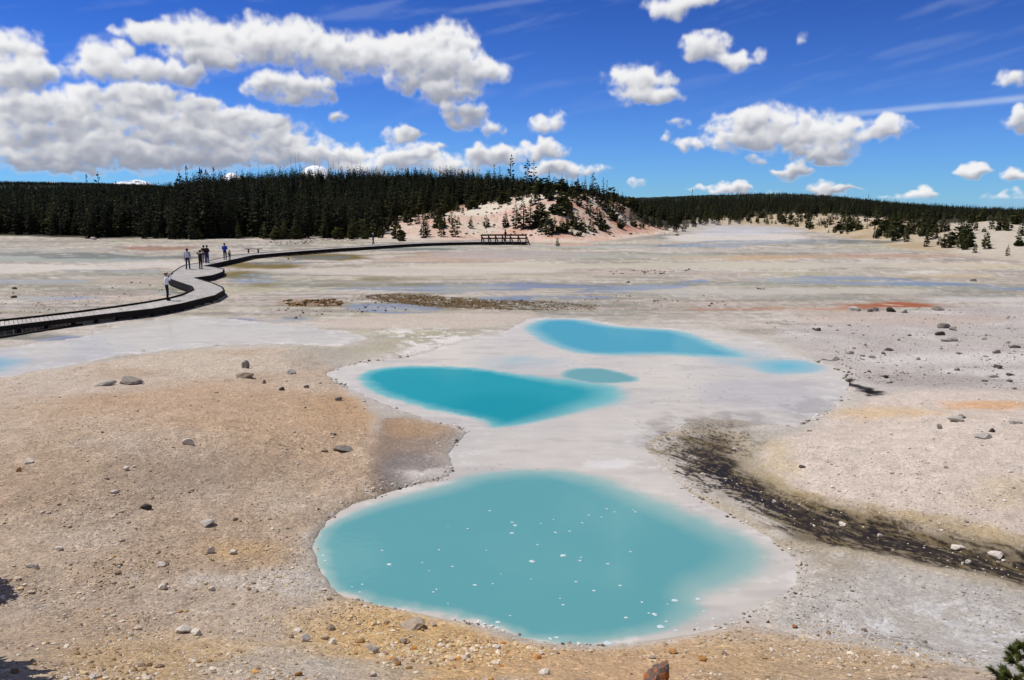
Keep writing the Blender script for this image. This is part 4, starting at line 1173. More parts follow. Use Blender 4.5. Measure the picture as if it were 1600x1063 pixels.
def crown_mass(name, pts_, size, girth, meshes, mat, label, cat):
    """one mass of tree crowns: points that carry the crowns of the trees built above"""
    q = np.random.default_rng(len(size))
    me = bpy.data.meshes.new(name)
    me.vertices.add(len(size)); me.vertices.foreach_set('co', np.asarray(pts_, np.float32).ravel())
    attr(me, "size", size); attr(me, "turn", q.uniform(0, 6.28, len(size))); attr(me, "girth", girth)
    ob = link(name, me, mat)
    gn = bpy.data.node_groups.new(name + "_scatter", 'GeometryNodeTree')
    gn.interface.new_socket("Geometry", in_out='INPUT', socket_type='NodeSocketGeometry')
    gn.interface.new_socket("Geometry", in_out='OUTPUT', socket_type='NodeSocketGeometry')
    kg = NT(gn)
    gi, go = kg.n('NodeGroupInput'), kg.n('NodeGroupOutput')
    jn = kg.n('GeometryNodeJoinGeometry')
    for me_ in meshes:
        src = next(o for o in bpy.data.objects if o.data is me_)
        oi = kg.n('GeometryNodeObjectInfo', transform_space='ORIGINAL'); oi.inputs['Object'].default_value = src; oi.inputs['As Instance'].default_value = True
        gn.links.new(oi.outputs['Geometry'], jn.inputs[0])

    def named(nm):
        a_ = kg.n('GeometryNodeInputNamedAttribute', data_type='FLOAT'); a_.inputs['Name'].default_value = nm
        return a_.outputs[0]
    iop = kg.n('GeometryNodeInstanceOnPoints')
    gn.links.new(gi.outputs[0], iop.inputs['Points']); gn.links.new(jn.outputs[0], iop.inputs['Instance'])
    iop.inputs['Pick Instance'].default_value = True
    gn.links.new(kg.n('ShaderNodeCombineXYZ', ins={2: named("turn")}).outputs[0], iop.inputs['Rotation'])
    sz = named("size"); sg = kg.m('MULTIPLY', sz, named("girth"))
    gn.links.new(kg.n('ShaderNodeCombineXYZ', ins={0: sg, 1: sg, 2: sz}).outputs[0], iop.inputs['Scale'])
    gn.links.new(iop.outputs[0], go.inputs[0])
    md = ob.modifiers.new("scatter", 'NODES'); md.node_group = gn
    return meta(ob, label, cat, kind='stuff')


q = np.random.default_rng(8)
crown_mass("forest", np.stack([fx, fy, fz - 0.1], -1), fh2, q.uniform(0.9, 1.3, len(fx)), CR['dark'] + [CR['lodge'][2], CR['lodge'][0], CR['green'][2]], m_dark_needles, "dense dark conifer forest covering the hill and far ridges", "forest")
# thickets of young growth below the wood: too many and too small to tell apart
n = 1500
px = np.concatenate([q.uniform(560, 1080, n // 2), q.uniform(1060, 1660, n)])
r = np.interp(px, _PG, _RB) + np.where(px < 1060, q.uniform(14, 60, len(px)), 3 + 44 * q.random(len(px)) ** 0.75)
fa = np.arctan((px - 800) * cp / 1250); x, y = r * np.sin(fa), r * np.cos(fa)
hillw = np.where(px < 1060, np.clip((r - np.interp(px, _PG, _RB) - 8) / 34, 0.05, 1), 0.5)
kp = (fbm(x * 0.07 + 3, y * 0.07, 3) + q.normal(0, .18, len(x)) > np.where(px < 1060, 0.10, 0.12)) & (q.random(len(x)) < hillw)
x, y = x[kp], y[kp]
crown_mass("undergrowth", np.stack([x, y, height(x, y) - .05], -1), q.uniform(0.8, 2.9, len(x)) * np.where(px[kp] < 1060, 1.1, 0.85), q.uniform(0.85, 1.35, len(x)) * np.where(px[kp] < 1060, 1.25, 1.0), CR['green'] + CR['bush'][:1] + [CR['dark'][2]], m_green_needles, "low olive and dark green undergrowth on the pale slopes", "undergrowth")

# ------------------------------------------------------------------ boardwalk
DECK = 0.45
m_plank = simple_mat("weathered_plank", (0.45, 0.415, 0.37), 0.9, 0.34, 3.0, 0.3)
m_beam = simple_mat("dark_beam", (0.017, 0.014, 0.012), 0.9, 0.35, 4.0, 0.3, spec=0.15)
m_rail = simple_mat("dark_rail_wood", (0.050, 0.036, 0.028), 0.9, 0.3, 5.0, 0.2)
bw = meta(empty("boardwalk", tuple(map(float, (*P(300, 455, 0.0), 0.0)))), "long zigzag wooden boardwalk with dark side beams crossing the basin", "boardwalk")
BO = np.array(bw.location)


def prism(corners, th):
    """slab from top corners (ccw) and thickness"""
    n = len(corners); t = [np.asarray(c, float) for c in corners]
    V = t + [c - (0, 0, th) for c in t]
    F = [tuple(range(n)), tuple(range(2 * n - 1, n - 1, -1))] + [(i, i + n, (i + 1) % n + n, (i + 1) % n) for i in range(n)]
    return V, F


def bar(p0, p1, w, h, upv=(0, 0, 1.0)):
    """rectangular bar between two points"""
    p0, p1 = np.asarray(p0, float), np.asarray(p1, float)
    d = p1 - p0; d = d / (np.linalg.norm(d) + 1e-9)
    s_ = np.cross(d, upv)
    if np.linalg.norm(s_) < 1e-3: s_ = np.cross(d, (0, 1.0, 0))
    s_ /= np.linalg.norm(s_); u_ = np.cross(s_, d)
    V = [p + a * s_ * w / 2 + b_ * u_ * h / 2 for p in (p0, p1) for a, b_ in ((-1, -1), (1, -1), (1, 1), (-1, 1))]
    F = [(3, 2, 1, 0), (4, 5, 6, 7), (0, 1, 5, 4), (1, 2, 6, 5), (2, 3, 7, 6), (3, 0, 4, 7)]
    return V, F


def rel(V): return [np.asarray(v) - BO for v in V]


PAIRS = [((-130, 524), (-130, 534)), ((0, 502.5), (0, 511)), ((60, 496), (64, 503.5)), ((120, 489), (127, 496)), ((180, 481), (188, 488.5)), ((230, 473.5), (238, 483)), ((268, 466.5), (285, 474.5)), ((286, 461.4), (335, 462)), ((302, 453.5), (349, 454)), ((300, 449.5), (346, 449.5)), ((283, 444), (333, 443.5)), ((266, 438), (303, 434.5)),
         ((264, 434.5), (330, 431)), ((265, 431), (347, 425.5)), ((271, 426), (349, 421)), ((281, 419), (335, 418)), ((290, 414.4), (318, 415.8)), ((304, 412.4), (341, 411)), ((327, 408), (367, 405.4)), ((362, 400), (394, 399.4)), ((392, 396.6), (425, 396.6))]
Lw = np.array([[*P(a[0], a[1], DECK), DECK] for a, b in PAIRS]); Rw = np.array([[*P(b[0], b[1], DECK), DECK] for a, b in PAIRS])
# the far reach runs on at its own width
cen = np.array([P(x, y, DECK) for x, y in [(408, 396.6), (467, 392), (515, 388.5), (560, 386), (620, 382), (660, 380), (700, 378.8), (748, 377.6), (785, 377.3), (824, 377.6)]])
for i, c in enumerate(cen[1:], 1):
    t = cen[min(i + 1, len(cen) - 1)] - cen[i - 1]; t /= np.linalg.norm(t)
    nrm = np.array((-t[1], t[0])) * (0.95 if i < 7 else 1.5)
    Lw = np.vstack([Lw, [*(c + nrm), DECK]]); Rw = np.vstack([Rw, [*(c - nrm), DECK]])


def resample(step):
    mid = (Lw + Rw) / 2
    seg = np.maximum(np.linalg.norm(np.diff(Lw, axis=0), axis=1), np.linalg.norm(np.diff(Rw, axis=0), axis=1))
    out_ = []
    for i, L in enumerate(seg):
        n = max(1, int(round(L / step)))
        out_ += [i + j / n for j in range(n)]
    return np.array(out_ + [len(Lw) - 1])


def at_edge(E_, t):
    i = min(int(t), len(E_) - 2); f = t - i
    return E_[i] * (1 - f) + E_[i + 1] * f


ts_ = resample(0.21)
pl = []
for a, b_ in zip(ts_[:-1], ts_[1:]):
    l0, l1, r0, r1 = at_edge(Lw, a), at_edge(Lw, b_), at_edge(Rw, a), at_edge(Rw, b_)
    g_ = 0.055
    q = [l0 * (1 - g_) + l1 * g_, r0 * (1 - g_) + r1 * g_, r1 * (1 - g_) + r0 * g_, l1 * (1 - g_) + l0 * g_]
    j = random.uniform(-0.006, 0.006)
    q = [c + (0, 0, j) for c in q]
    pl.append((float(np.linalg.norm((l0 + r0)[:2]) / 2), q))
order = sorted(range(len(pl)), key=lambda i: pl[i][0])
rest = []
for n, i in enumerate(order):
    V, F = prism(pl[i][1], 0.045)
    V = rel(V)
    if n < 290: link("plank", py_mesh("plank", V, F, m_plank, False), None, bw)
    else: rest.append((V, F))
V, F = join_parts(rest)
meta(link("far_planks", py_mesh("far_planks", V, F, m_plank, False), None, bw), kind='stuff')
# side beams, kerb rails and posts
for E_, sgn, nm in ((Rw, 1, "side_beam"), (Lw, -1, "side_beam")):
    for i in range(len(E_) - 1):
        p0, p1 = E_[i].copy(), E_[i + 1].copy()
        if np.linalg.norm(p1 - p0) < 0.05: continue
        inw0 = (Lw[i] - Rw[i]) * sgn; inw0 /= np.linalg.norm(inw0); inw1 = (Lw[i + 1] - Rw[i + 1]) * sgn; inw1 /= np.linalg.norm(inw1)
        p0 = p0 + inw0 * -0.06; p1 = p1 + inw1 * -0.06
        hgt = 0.24 if (i < 4) else 0.35
        p0[2] = p1[2] = DECK + 0.035 - hgt / 2
        V, F = bar(p0, p1, 0.09, hgt)
        link("side_beam", py_mesh("side_beam", rel(V), F, m_beam, False), None, bw)
for i in range(0, 11):       # low kerb on the far edge
    p0, p1 = Lw[i] + (0, 0, 0.055), Lw[i + 1] + (0, 0, 0.055)
    V, F = bar(p0, p1, 0.10, 0.09)
    link("kerb_rail", py_mesh("kerb_rail", rel(V), F, m_beam, False), None, bw)
for i in range(0, len(ts_), 6):
    for E_ in (Lw, Rw):
        c = at_edge(E_, ts_[i]); o_ = at_edge(Rw if E_ is Lw else Lw, ts_[i])
        d = (o_ - c) / np.linalg.norm(o_ - c)
        c = c + d * 0.12
        V, F = bar((c[0], c[1], -0.25), (c[0], c[1], DECK - 0.05), 0.16, 0.16)
        if np.hypot(*c[:2]) < 62 or i % 12 == 0: link("post", py_mesh("post", rel(V), F, m_beam, False), None, bw)
# mudsill under the near reach
V, F = bar(Rw[0] * (1, 1, 0) + (0, 0, 0.05), Rw[3] * (1, 1, 0) + (0, 0, 0.05), 0.2, 0.14)
link("sill_beam", py_mesh("sill_beam", rel(V), F, m_beam, False), None, bw)

# railing of the lookout at the far end
rl = meta(empty("lookout_railing", tuple(map(float, (*P(785, 378.5, 0), 0.0)))), "dark two-rail wooden railing with slanted braces round the distant lookout", "railing")
RO = np.array(rl.location)
n0 = len(Rw) - 3
pts = [at_edge(Rw, n0 + t) for t in np.linspace(0, 2, 7)]
bk = [at_edge(Lw, n0 + t) for t in np.linspace(0, 2, 7)]
def rmesh(nm, V, F, mat=m_rail): link(nm, py_mesh(nm, [np.asarray(v) - RO for v in V], F, mat, False), None, rl)
for i, p in enumerate(pts):
    p = p + np.array((0, -0.12, 0))
    rmesh("post", *bar(p - (0, 0, .5), p + (0, 0, 1.05), 0.17, 0.17))
    rmesh("brace", *bar(p + (0.08, 0, 0.75), p + (0.55, -0.5, -0.42), 0.13, 0.10))
    if i < 6:
        q2 = pts[i + 1] + np.array((0, -0.12, 0))
        rmesh("top_rail", *bar(p + (0, -.06, 0.98), q2 + (0, -.06, 0.98), 0.09, 0.24)); rmesh("middle_rail", *bar(p + (0, -.06, 0.52), q2 + (0, -.06, 0.52), 0.08, 0.20))
# bench on the boardwalk and another strip of boardwalk by the far wood
p = np.array([*P(396, 395.5, DECK), DECK])
bn_ = meta(empty("bench", tuple(map(float, p))), "backless wooden bench standing on the boardwalk beyond the blue-shirted man", "bench")
m_bench = simple_mat("bench_wood", (0.11, 0.095, 0.085), 0.9, 0.25, 5.0)
for nm, V, F in (("seat", *bar((-0.95, 0, 0.46), (0.95, 0, 0.46), 0.38, 0.07)), ("leg", *bar((-0.55, 0, 0.0), (-0.55, 0, 0.43), 0.10, 0.30)), ("leg", *bar((0.55, 0, 0.0), (0.55, 0, 0.43), 0.10, 0.30))):
    link(nm, py_mesh(nm, V, F, m_bench, False), None, bn_)
a_, b2 = G([(28, 359), (100, 360)])
fw = meta(empty("footbridge", tuple(map(float, a_))), "grey strip of boardwalk against the dark forest at far left", "boardwalk")
b2 = b2 - a_; b2[2] = 0
link("deck", py_mesh("deck", *bar((0, 0, .55), b2 + (0, 0, .55), 1.2, 0.10), simple_mat("grey_deck", (0.20, 0.19, 0.18)), False), None, fw)
for t in np.linspace(0.03, 0.97, 6):
    c = b2 * t; link("post", py_mesh("post", *bar(c + (0, 0, -.3), c + (0, 0, .5), .15, .15), m_beam, False), None, fw)

# ------------------------------------------------------------------ people
PM = {}
def cloth(name, c, rough=0.85):
    if name not in PM: PM[name] = simple_mat(name, c, rough, 0.15, 14.0, 0.1)
    return PM[name]


SKIN = cloth("skin", (0.42, 0.25, 0.18), 0.6)


def round_cone(p0, r0, p1, r1, n=10):
    p0, p1 = np.asarray(p0, float), np.asarray(p1, float)
    d = p1 - p0; L = np.linalg.norm(d)
    t = d / L if L > 1e-6 else np.array((0, 0, 1.0))
    pts, rad = [], []
    for a in (-80, -45, -10): pts.append(p0 + t * r0 * math.sin(math.radians(a))); rad.append(r0 * math.cos(math.radians(a)))
    for a in (10, 45, 80): pts.append(p1 + t * r1 * math.sin(math.radians(a))); rad.append(r1 * math.cos(math.radians(a)))
    a_ = np.cross(t, (0, 0, 1.0) if abs(t[2]) < 0.9 else (1.0, 0, 0)); a_ /= np.linalg.norm(a_); b_ = np.cross(t, a_)
    V = [p + r * (math.cos(6.2832 * q / n) * a_ + math.sin(6.2832 * q / n) * b_) for p, r in zip(pts, rad) for q in range(n)]
    F = [(i * n + q, i * n + (q + 1) % n, (i + 1) * n + (q + 1) % n, (i + 1) * n + q) for i in range(5) for q in range(n)]
    F += [tuple(range(n - 1, -1, -1)), tuple(range(5 * n, 6 * n))]
    return V, F


def hand_caps(w, d, side, palm_n):
    """palm, four unequal bent fingers and a thumb; w wrist, d pointing direction, side thumb direction"""
    w, d, side = (np.asarray(v, float) for v in (w, d, side))
    n = np.cross(d, side); caps = [(w, .026, w + d * .05, .034, 'skin'), (w + d * .05, .034, w + d * .075, .032, 'skin')]
    for k_, (o_, L) in enumerate(((.028, .075), (.010, .085), (-.010, .078), (-.027, .060))):
        b0 = w + d * .075 + side * o_; m = b0 + d * L * .55 + n * .012; e = m + d * L * .35 + n * .03
        caps += [(b0, .010, m, .0095, 'skin'), (m, .0095, e, .0085, 'skin')]
    b0 = w + d * .02 + side * .03; m = b0 + d * .03 + side * .032; e = m + d * .035 + side * .004
    caps += [(b0, .013, m, .011, 'skin'), (m, .011, e, .009, 'skin')]
    return caps


def person(pos, height_m, facing, pose, mats, label, hair='dark', cap=None, skirt=False, pack=None, stride=0.0):
    """mats: torso, sleeve, leg, foot; built 1.72 m tall, facing +y, then scaled and turned"""
    c = []
    st = stride
    for sx_ in (-1, 1):
        hp = (sx_ * .088, 0, .93); kn = (sx_ * .10, .03 + st * sx_ * .10, .50); an = (sx_ * .105, -.01 + st * sx_ * .20, .09)
        c += [(hp, .098, kn, .070, 'leg'), (kn, .070, an, .056, 'leg'), ((an[0], an[1], .05), .044, (an[0] + sx_ * .015, an[1] + .16, .036), .034, 'foot'), ((an[0], an[1] - .02, .045), .042, (an[0], an[1] + .05, .06), .045, 'foot')]
    c += [((-.05, 0, .95), .115, (.05, 0, .95), .115, 'leg'), ((-.05, 0, 1.03), .112, (.05, 0, 1.03), .112, 'torso'), ((-.055, 0, 1.0), .115, (-.07, .0, 1.28), .115, 'torso'), ((.055, 0, 1.0), .115, (.07, .0, 1.28), .115, 'torso'),
          ((-.15, 0, 1.385), .068, (.15, 0, 1.385), .068, 'torso'), ((0, .0, 1.40), .065, (0, .015, 1.52), .052, 'skin'), ((0, .005, 1.60), .088, (0, .02, 1.645), .093, 'skin'), ((0, .045, 1.555), .060, (0, .055, 1.60), .070, 'skin'),
          ((0, .10, 1.60), .014, (0, .125, 1.58), .017, 'skin'), ((0, .09, 1.552), .02, (0, .10, 1.548), .02, 'skin'), ((-.095, .01, 1.59), .018, (-.098, .0, 1.62), .02, 'skin'), ((.095, .01, 1.59), .018, (.098, .0, 1.62), .02, 'skin')]
    for sx_ in (-1, 1):
        shp = np.array((sx_ * .185, 0, 1.385))
        if pose == 'photo': el_ = np.array((sx_ * .25, .17, 1.26)); wr = np.array((sx_ * .085, .27, 1.50)); hd = np.array((-sx_ * .35, .25, .9)); sd_ = np.array((-sx_ * 1.0, .1, -.3))
        elif pose == 'up': el_ = np.array((sx_ * .36, .06, 1.45)); wr = np.array((sx_ * .14, .14, 1.62)); hd = np.array((-sx_ * .85, .3, .35)); sd_ = np.array((0, .2, -1.0))
        elif pose == 'fold': el_ = np.array((sx_ * .25, .05, 1.10)); wr = np.array((sx_ * .04, .20, 1.16)); hd = np.array((-sx_ * .95, .2, .1)); sd_ = np.array((0, .2, 1.0))
        else: el_ = np.array((sx_ * .245, -.03, 1.10)); wr = np.array((sx_ * .255, .06, .86)); hd = np.array((0, .15, -1.0)); sd_ = np.array((-sx_ * .3, 1.0, .1))
        hd = hd / np.linalg.norm(hd); sd_ = sd_ - hd * np.dot(sd_, hd); sd_ /= np.linalg.norm(sd_)
        c += [(shp, .066, el_, .052, 'sleeve'), (el_, .051, wr, .037, mats.get('fore', 'sleeve'))] + hand_caps(wr, hd, sd_, None)
    V, F = join_parts([round_cone(*q[:4]) for q in c])
    me0 = py_mesh("body_raw", V, F, None)
    tmp = bpy.data.objects.new("body_raw", me0); COL.objects.link(tmp)
    rm = tmp.modifiers.new("r", 'REMESH'); rm.mode = 'VOXEL'; rm.voxel_size = 0.012
    sm = tmp.modifiers.new("s", 'SMOOTH'); sm.iterations = 3; sm.factor = 0.45
    dc = tmp.modifiers.new("d", 'DECIMATE'); dc.ratio = 0.35
    dg = bpy.context.evaluated_depsgraph_get(); dg.update()
    me = bpy.data.meshes.new_from_object(tmp.evaluated_get(dg))
    bpy.data.objects.remove(tmp); bpy.data.meshes.remove(me0)
    me.name = "body"
    tags = ['torso', 'sleeve', 'leg', 'foot', 'skin']
    me.materials.clear()
    for t in tags: me.materials.append(SKIN if t == 'skin' else mats[t])
    n = len(me.polygons)
    cen_ = np.empty(n * 3, np.float32); me.polygons.foreach_get('center', cen_); cen_ = cen_.reshape(-1, 3)
    best_ = np.full(n, 1e9); mi = np.zeros(n, np.int32)
    for (p0, r0, p1, r1, tg) in c:
        p0, p1 = np.asarray(p0, float), np.asarray(p1, float); d = p1 - p0
        t = np.clip(((cen_ - p0) @ d) / (d @ d + 1e-9), 0, 1)
        ds = np.linalg.norm(cen_ - (p0 + t[:, None] * d), axis=1) - (r0 + (r1 - r0) * t)
        u = ds < best_; best_[u] = ds[u]; mi[u] = tags.index(tg)
    me.polygons.foreach_set('material_index', mi)
    me.polygons.foreach_set('use_smooth', np.full(n, True))
    o = empty("person", tuple(map(float, pos)), facing)
    s_ = height_m / 1.735; o.scale = (s_, s_, s_)
    link("body", me, None, o)
    # hair: a shell over the back and top of the head
    bm = bmesh.new(); bmesh.ops.create_icosphere(bm, subdivisions=3, radius=0.108)
    bmesh.ops.delete(bm, geom=[v for v in bm.verts if v.co.y > 0.045 + 0.5 * v.co.z and v.co.z < 0.085 or v.co.z < -0.085], context='VERTS')
    for v in bm.verts: v.co = Vector((v.co.x * 0.98, v.co.y * 1.06, v.co.z * (1.05 if v.co.z > 0 else 1.25))) * (1 + 0.03 * math.sin(v.co.x * 90) * math.sin(v.co.z * 70))
    hm = bpy.data.meshes.new("hair"); bm.to_mesh(hm); bm.free()
    hm.polygons.foreach_set('use_smooth', np.full(len(hm.polygons), True))
    ho = link("hair", hm, cloth("hair_" + hair, {'dark': (0.018, 0.014, 0.012), 'brown': (0.10, 0.045, 0.022)}[hair]), o); ho.location = (0, 0.012, 1.63)
    if cap is not None:
        bm = bmesh.new(); bmesh.ops.create_icosphere(bm, subdivisions=3, radius=0.116)
        bmesh.ops.delete(bm, geom=[v for v in bm.verts if v.co.z < 0.015], context='VERTS')
        hm = bpy.data.meshes.new("cap"); bm.to_mesh(hm); bm.free()
        co = link("cap", hm, cap, o); co.location = (0, .018, 1.635); co.rotation_euler = (-.12, 0, 0)
        a = np.linspace(0.35, math.pi - 0.35, 9)
        Vb = [(0.108 * math.cos(t), 0.108 * math.sin(t), .02) for t in a] + [(0.115 * math.cos(t), 0.10 + 0.105 * math.sin(t), .0) for t in a]
        Vb += [(x, y, z - .008) for x, y, z in Vb]
        Fb = [(i, i + 1, i + 10, i + 9) for i in range(8)] + [(i + 18, i + 27, i + 28, i + 19) for i in range(8)] + [(i + 9, i + 10, i + 28, i + 27) for i in range(8)]
        link("brim", py_mesh("brim", Vb, Fb, cap), None, co)
    if pack is not None:
        V_, F_ = join_parts([round_cone((-.07, -.17, 1.08), .075, (-.07, -.17, 1.30), .07), round_cone((.07, -.17, 1.08), .075, (.07, -.17, 1.30), .07), round_cone((-.06, -.20, 1.12), .07, (.06, -.20, 1.12), .07), round_cone((-.10, -.12, 1.36), .02, (-.11, .07, 1.42), .02), round_cone((.10, -.12, 1.36), .02, (.11, .07, 1.42), .02)])
        link("backpack", py_mesh("backpack", V_, F_, pack), None, o)
    meta(o, label, 'person')
    return o


def deck_pt(px, py): return (*P(px, py, DECK + 0.004), DECK + 0.004)


BLK, NAVY = cloth("black_cloth", (0.012, 0.012, 0.014)), cloth("navy_denim", (0.020, 0.026, 0.050))
WHT, GREY, BLUE = cloth("white_cloth", (0.78, 0.78, 0.80)), cloth("grey_cloth", (0.36, 0.37, 0.42)), cloth("blue_cloth", (0.020, 0.06, 0.42))
DENIM, TAN, PINK = cloth("blue_denim", (0.035, 0.06, 0.22)), cloth("tan_cloth", (0.42, 0.33, 0.26)), cloth("pink_cap", (0.72, 0.48, 0.46))
SHOE, BRN = cloth("dark_shoe", (0.02, 0.018, 0.016)), cloth("brown_black_cloth", (0.022, 0.014, 0.012))
person(deck_pt(262, 470), 1.72, math.radians(-62), 'photo', dict(torso=WHT, sleeve=WHT, leg=BLK, foot=SHOE), "person in white top, black trousers and pink cap, photographing from the boardwalk", 'brown', cap=PINK)
person(deck_pt(294, 421), 1.80, math.radians(8), 'down', dict(torso=GREY, sleeve=GREY, leg=NAVY, foot=SHOE), "person in pale grey hooded top and dark jeans walking away with a backpack", 'dark', pack=cloth("pale_pack", (0.55, 0.56, 0.62)), stride=0.5)
person(deck_pt(314, 421), 1.66, math.radians(-10), 'up', dict(torso=BLK, sleeve=BLK, leg=BLK, foot=SHOE, fore='skin'), "person all in black with both elbows raised beside their head", 'dark')
person(deck_pt(319.5, 411), 1.68, math.radians(15), 'fold', dict(torso=BRN, sleeve=BRN, leg=cloth("maroon_leg", (0.12, 0.06, 0.06)), foot=SHOE), "person in blackish-brown jacket and reddish trousers, left of a close pair", 'dark')
person(deck_pt(324.5, 410.7), 1.68, math.radians(-25), 'fold', dict(torso=BLK, sleeve=BLK, leg=DENIM, foot=SHOE), "person in black jacket and blue jeans, right of a close pair", 'dark')
person(deck_pt(352, 406.4), 1.68, math.radians(5), 'fold', dict(torso=BLUE, sleeve=BLUE, leg=NAVY, foot=SHOE, fore='skin'), "person in bright blue shirt and dark jeans standing beside a child", 'dark')
person(deck_pt(359, 406.2), 1.02, math.radians(-15), 'down', dict(torso=TAN, sleeve=TAN, leg=BRN, foot=SHOE), "small child in tan top holding close to the blue-shirted person", 'brown')
person(deck_pt(583.5, 383.6), 1.60, math.radians(80), 'down', dict(torso=NAVY, sleeve=NAVY, leg=NAVY, foot=WHT), "lone distant walker in dark clothes with pale cap on the boardwalk", 'dark', cap=cloth("pale_cap", (0.65, 0.65, 0.66)), stride=0.8)
person(deck_pt(789.5, 377.3), 1.72, math.radians(-60), 'fold', dict(torso=BLK, sleeve=BLK, leg=BLK, foot=SHOE), "distant person in black leaning at the lookout railing", 'dark')
# the camera held by the nearest visitor
pp = deck_pt(262, 470); fr_ = math.radians(-62)
loc = Vector(pp) + Matrix.Rotation(fr_, 3, 'Z') @ Vector((0, 0.33, 1.585))
cm = meta(empty("camera_device", loc, fr_), "small dark camera held up by the white-topped person", "camera")
link("body", py_mesh("body", *bar((-.065, 0, 0), (.065, 0, 0), .045, .085), cloth("camera_black", (0.02, 0.02, 0.022), 0.4), False), None, cm)
V, F = tube([(0, .02, 0), (0, .075, 0)], [.032, .030], 12); F.append(tuple(range(12, 24)))
link("lens", py_mesh("lens", V, F, cloth("camera_black", None)), None, cm)

# ------------------------------------------------------------------ stones
def rock_mesh(seed, sub=2, flat=0.75):
    r = random.Random(seed); bm = bmesh.new()
    bmesh.ops.create_icosphere(bm, subdivisions=sub, radius=1.0)
    planes = [(Vector((r.gauss(0, 1), r.gauss(0, 1), r.gauss(0, .8))).normalized(), r.uniform(0.42, 0.8)) for _ in range(10)]
    for v in bm.verts:
        for n_, d in planes:
            k_ = v.co.dot(n_) - d
            if k_ > 0: v.co -= n_ * k_
        v.co += v.co.normalized() * (0.10 * math.sin(v.co.x * 5.1 + seed) * math.sin(v.co.y * 4.3 + seed * 2) + r.uniform(-.04, .04))
    me = bpy.data.meshes.new("rock"); bm.to_mesh(me); bm.free()
    return me


ROCKS = [rock_mesh(s) for s in range(1, 8)]
RT = {'white': simple_mat("white_stone", (0.62, 0.55, 0.45), 0.9, 0.2, 2.5, 0.6), 'grey': simple_mat("grey_stone", (0.25, 0.215, 0.175), 0.92, 0.35, 2.5, 0.7), 'dark': simple_mat("dark_stone", (0.075, 0.062, 0.050), 0.92, 0.4, 2.5, 0.7),
      'tan': simple_mat("tan_stone", (0.40, 0.32, 0.23), 0.92, 0.25, 2.5, 0.6), 'pale': simple_mat("pale_grey_stone", (0.42, 0.38, 0.325), 0.92, 0.25, 2.5, 0.6), 'ochre': simple_mat("ochre_stone", (0.42, 0.22, 0.07), 0.92, 0.3, 2.5, 0.6)}
_m, kk, b = new_mat("rust_stained_stone")
tcn = kk.n('ShaderNodeTexCoord')
no = kk.n('ShaderNodeTexNoise', ins={'Vector': tcn.outputs['Object'], 'Scale': 1.8, 'Detail': 6.0, 'Roughness': 0.65})
_m.node_tree.links.new(kk.mix(kk.ss(no.outputs['Fac'], 0.42, 0.58), (0.13, 0.10, 0.085), (0.42, 0.13, 0.025)), b.inputs['Base Color']); b.inputs['Roughness'].default_value = 0.9
bn = kk.n('ShaderNodeBump', ins={'Strength': 0.7, 'Distance': 0.03, 'Height': no.outputs['Fac']}); _m.node_tree.links.new(bn.outputs[0], b.inputs['Normal'])
RT['rust'] = _m
RMESH = {}
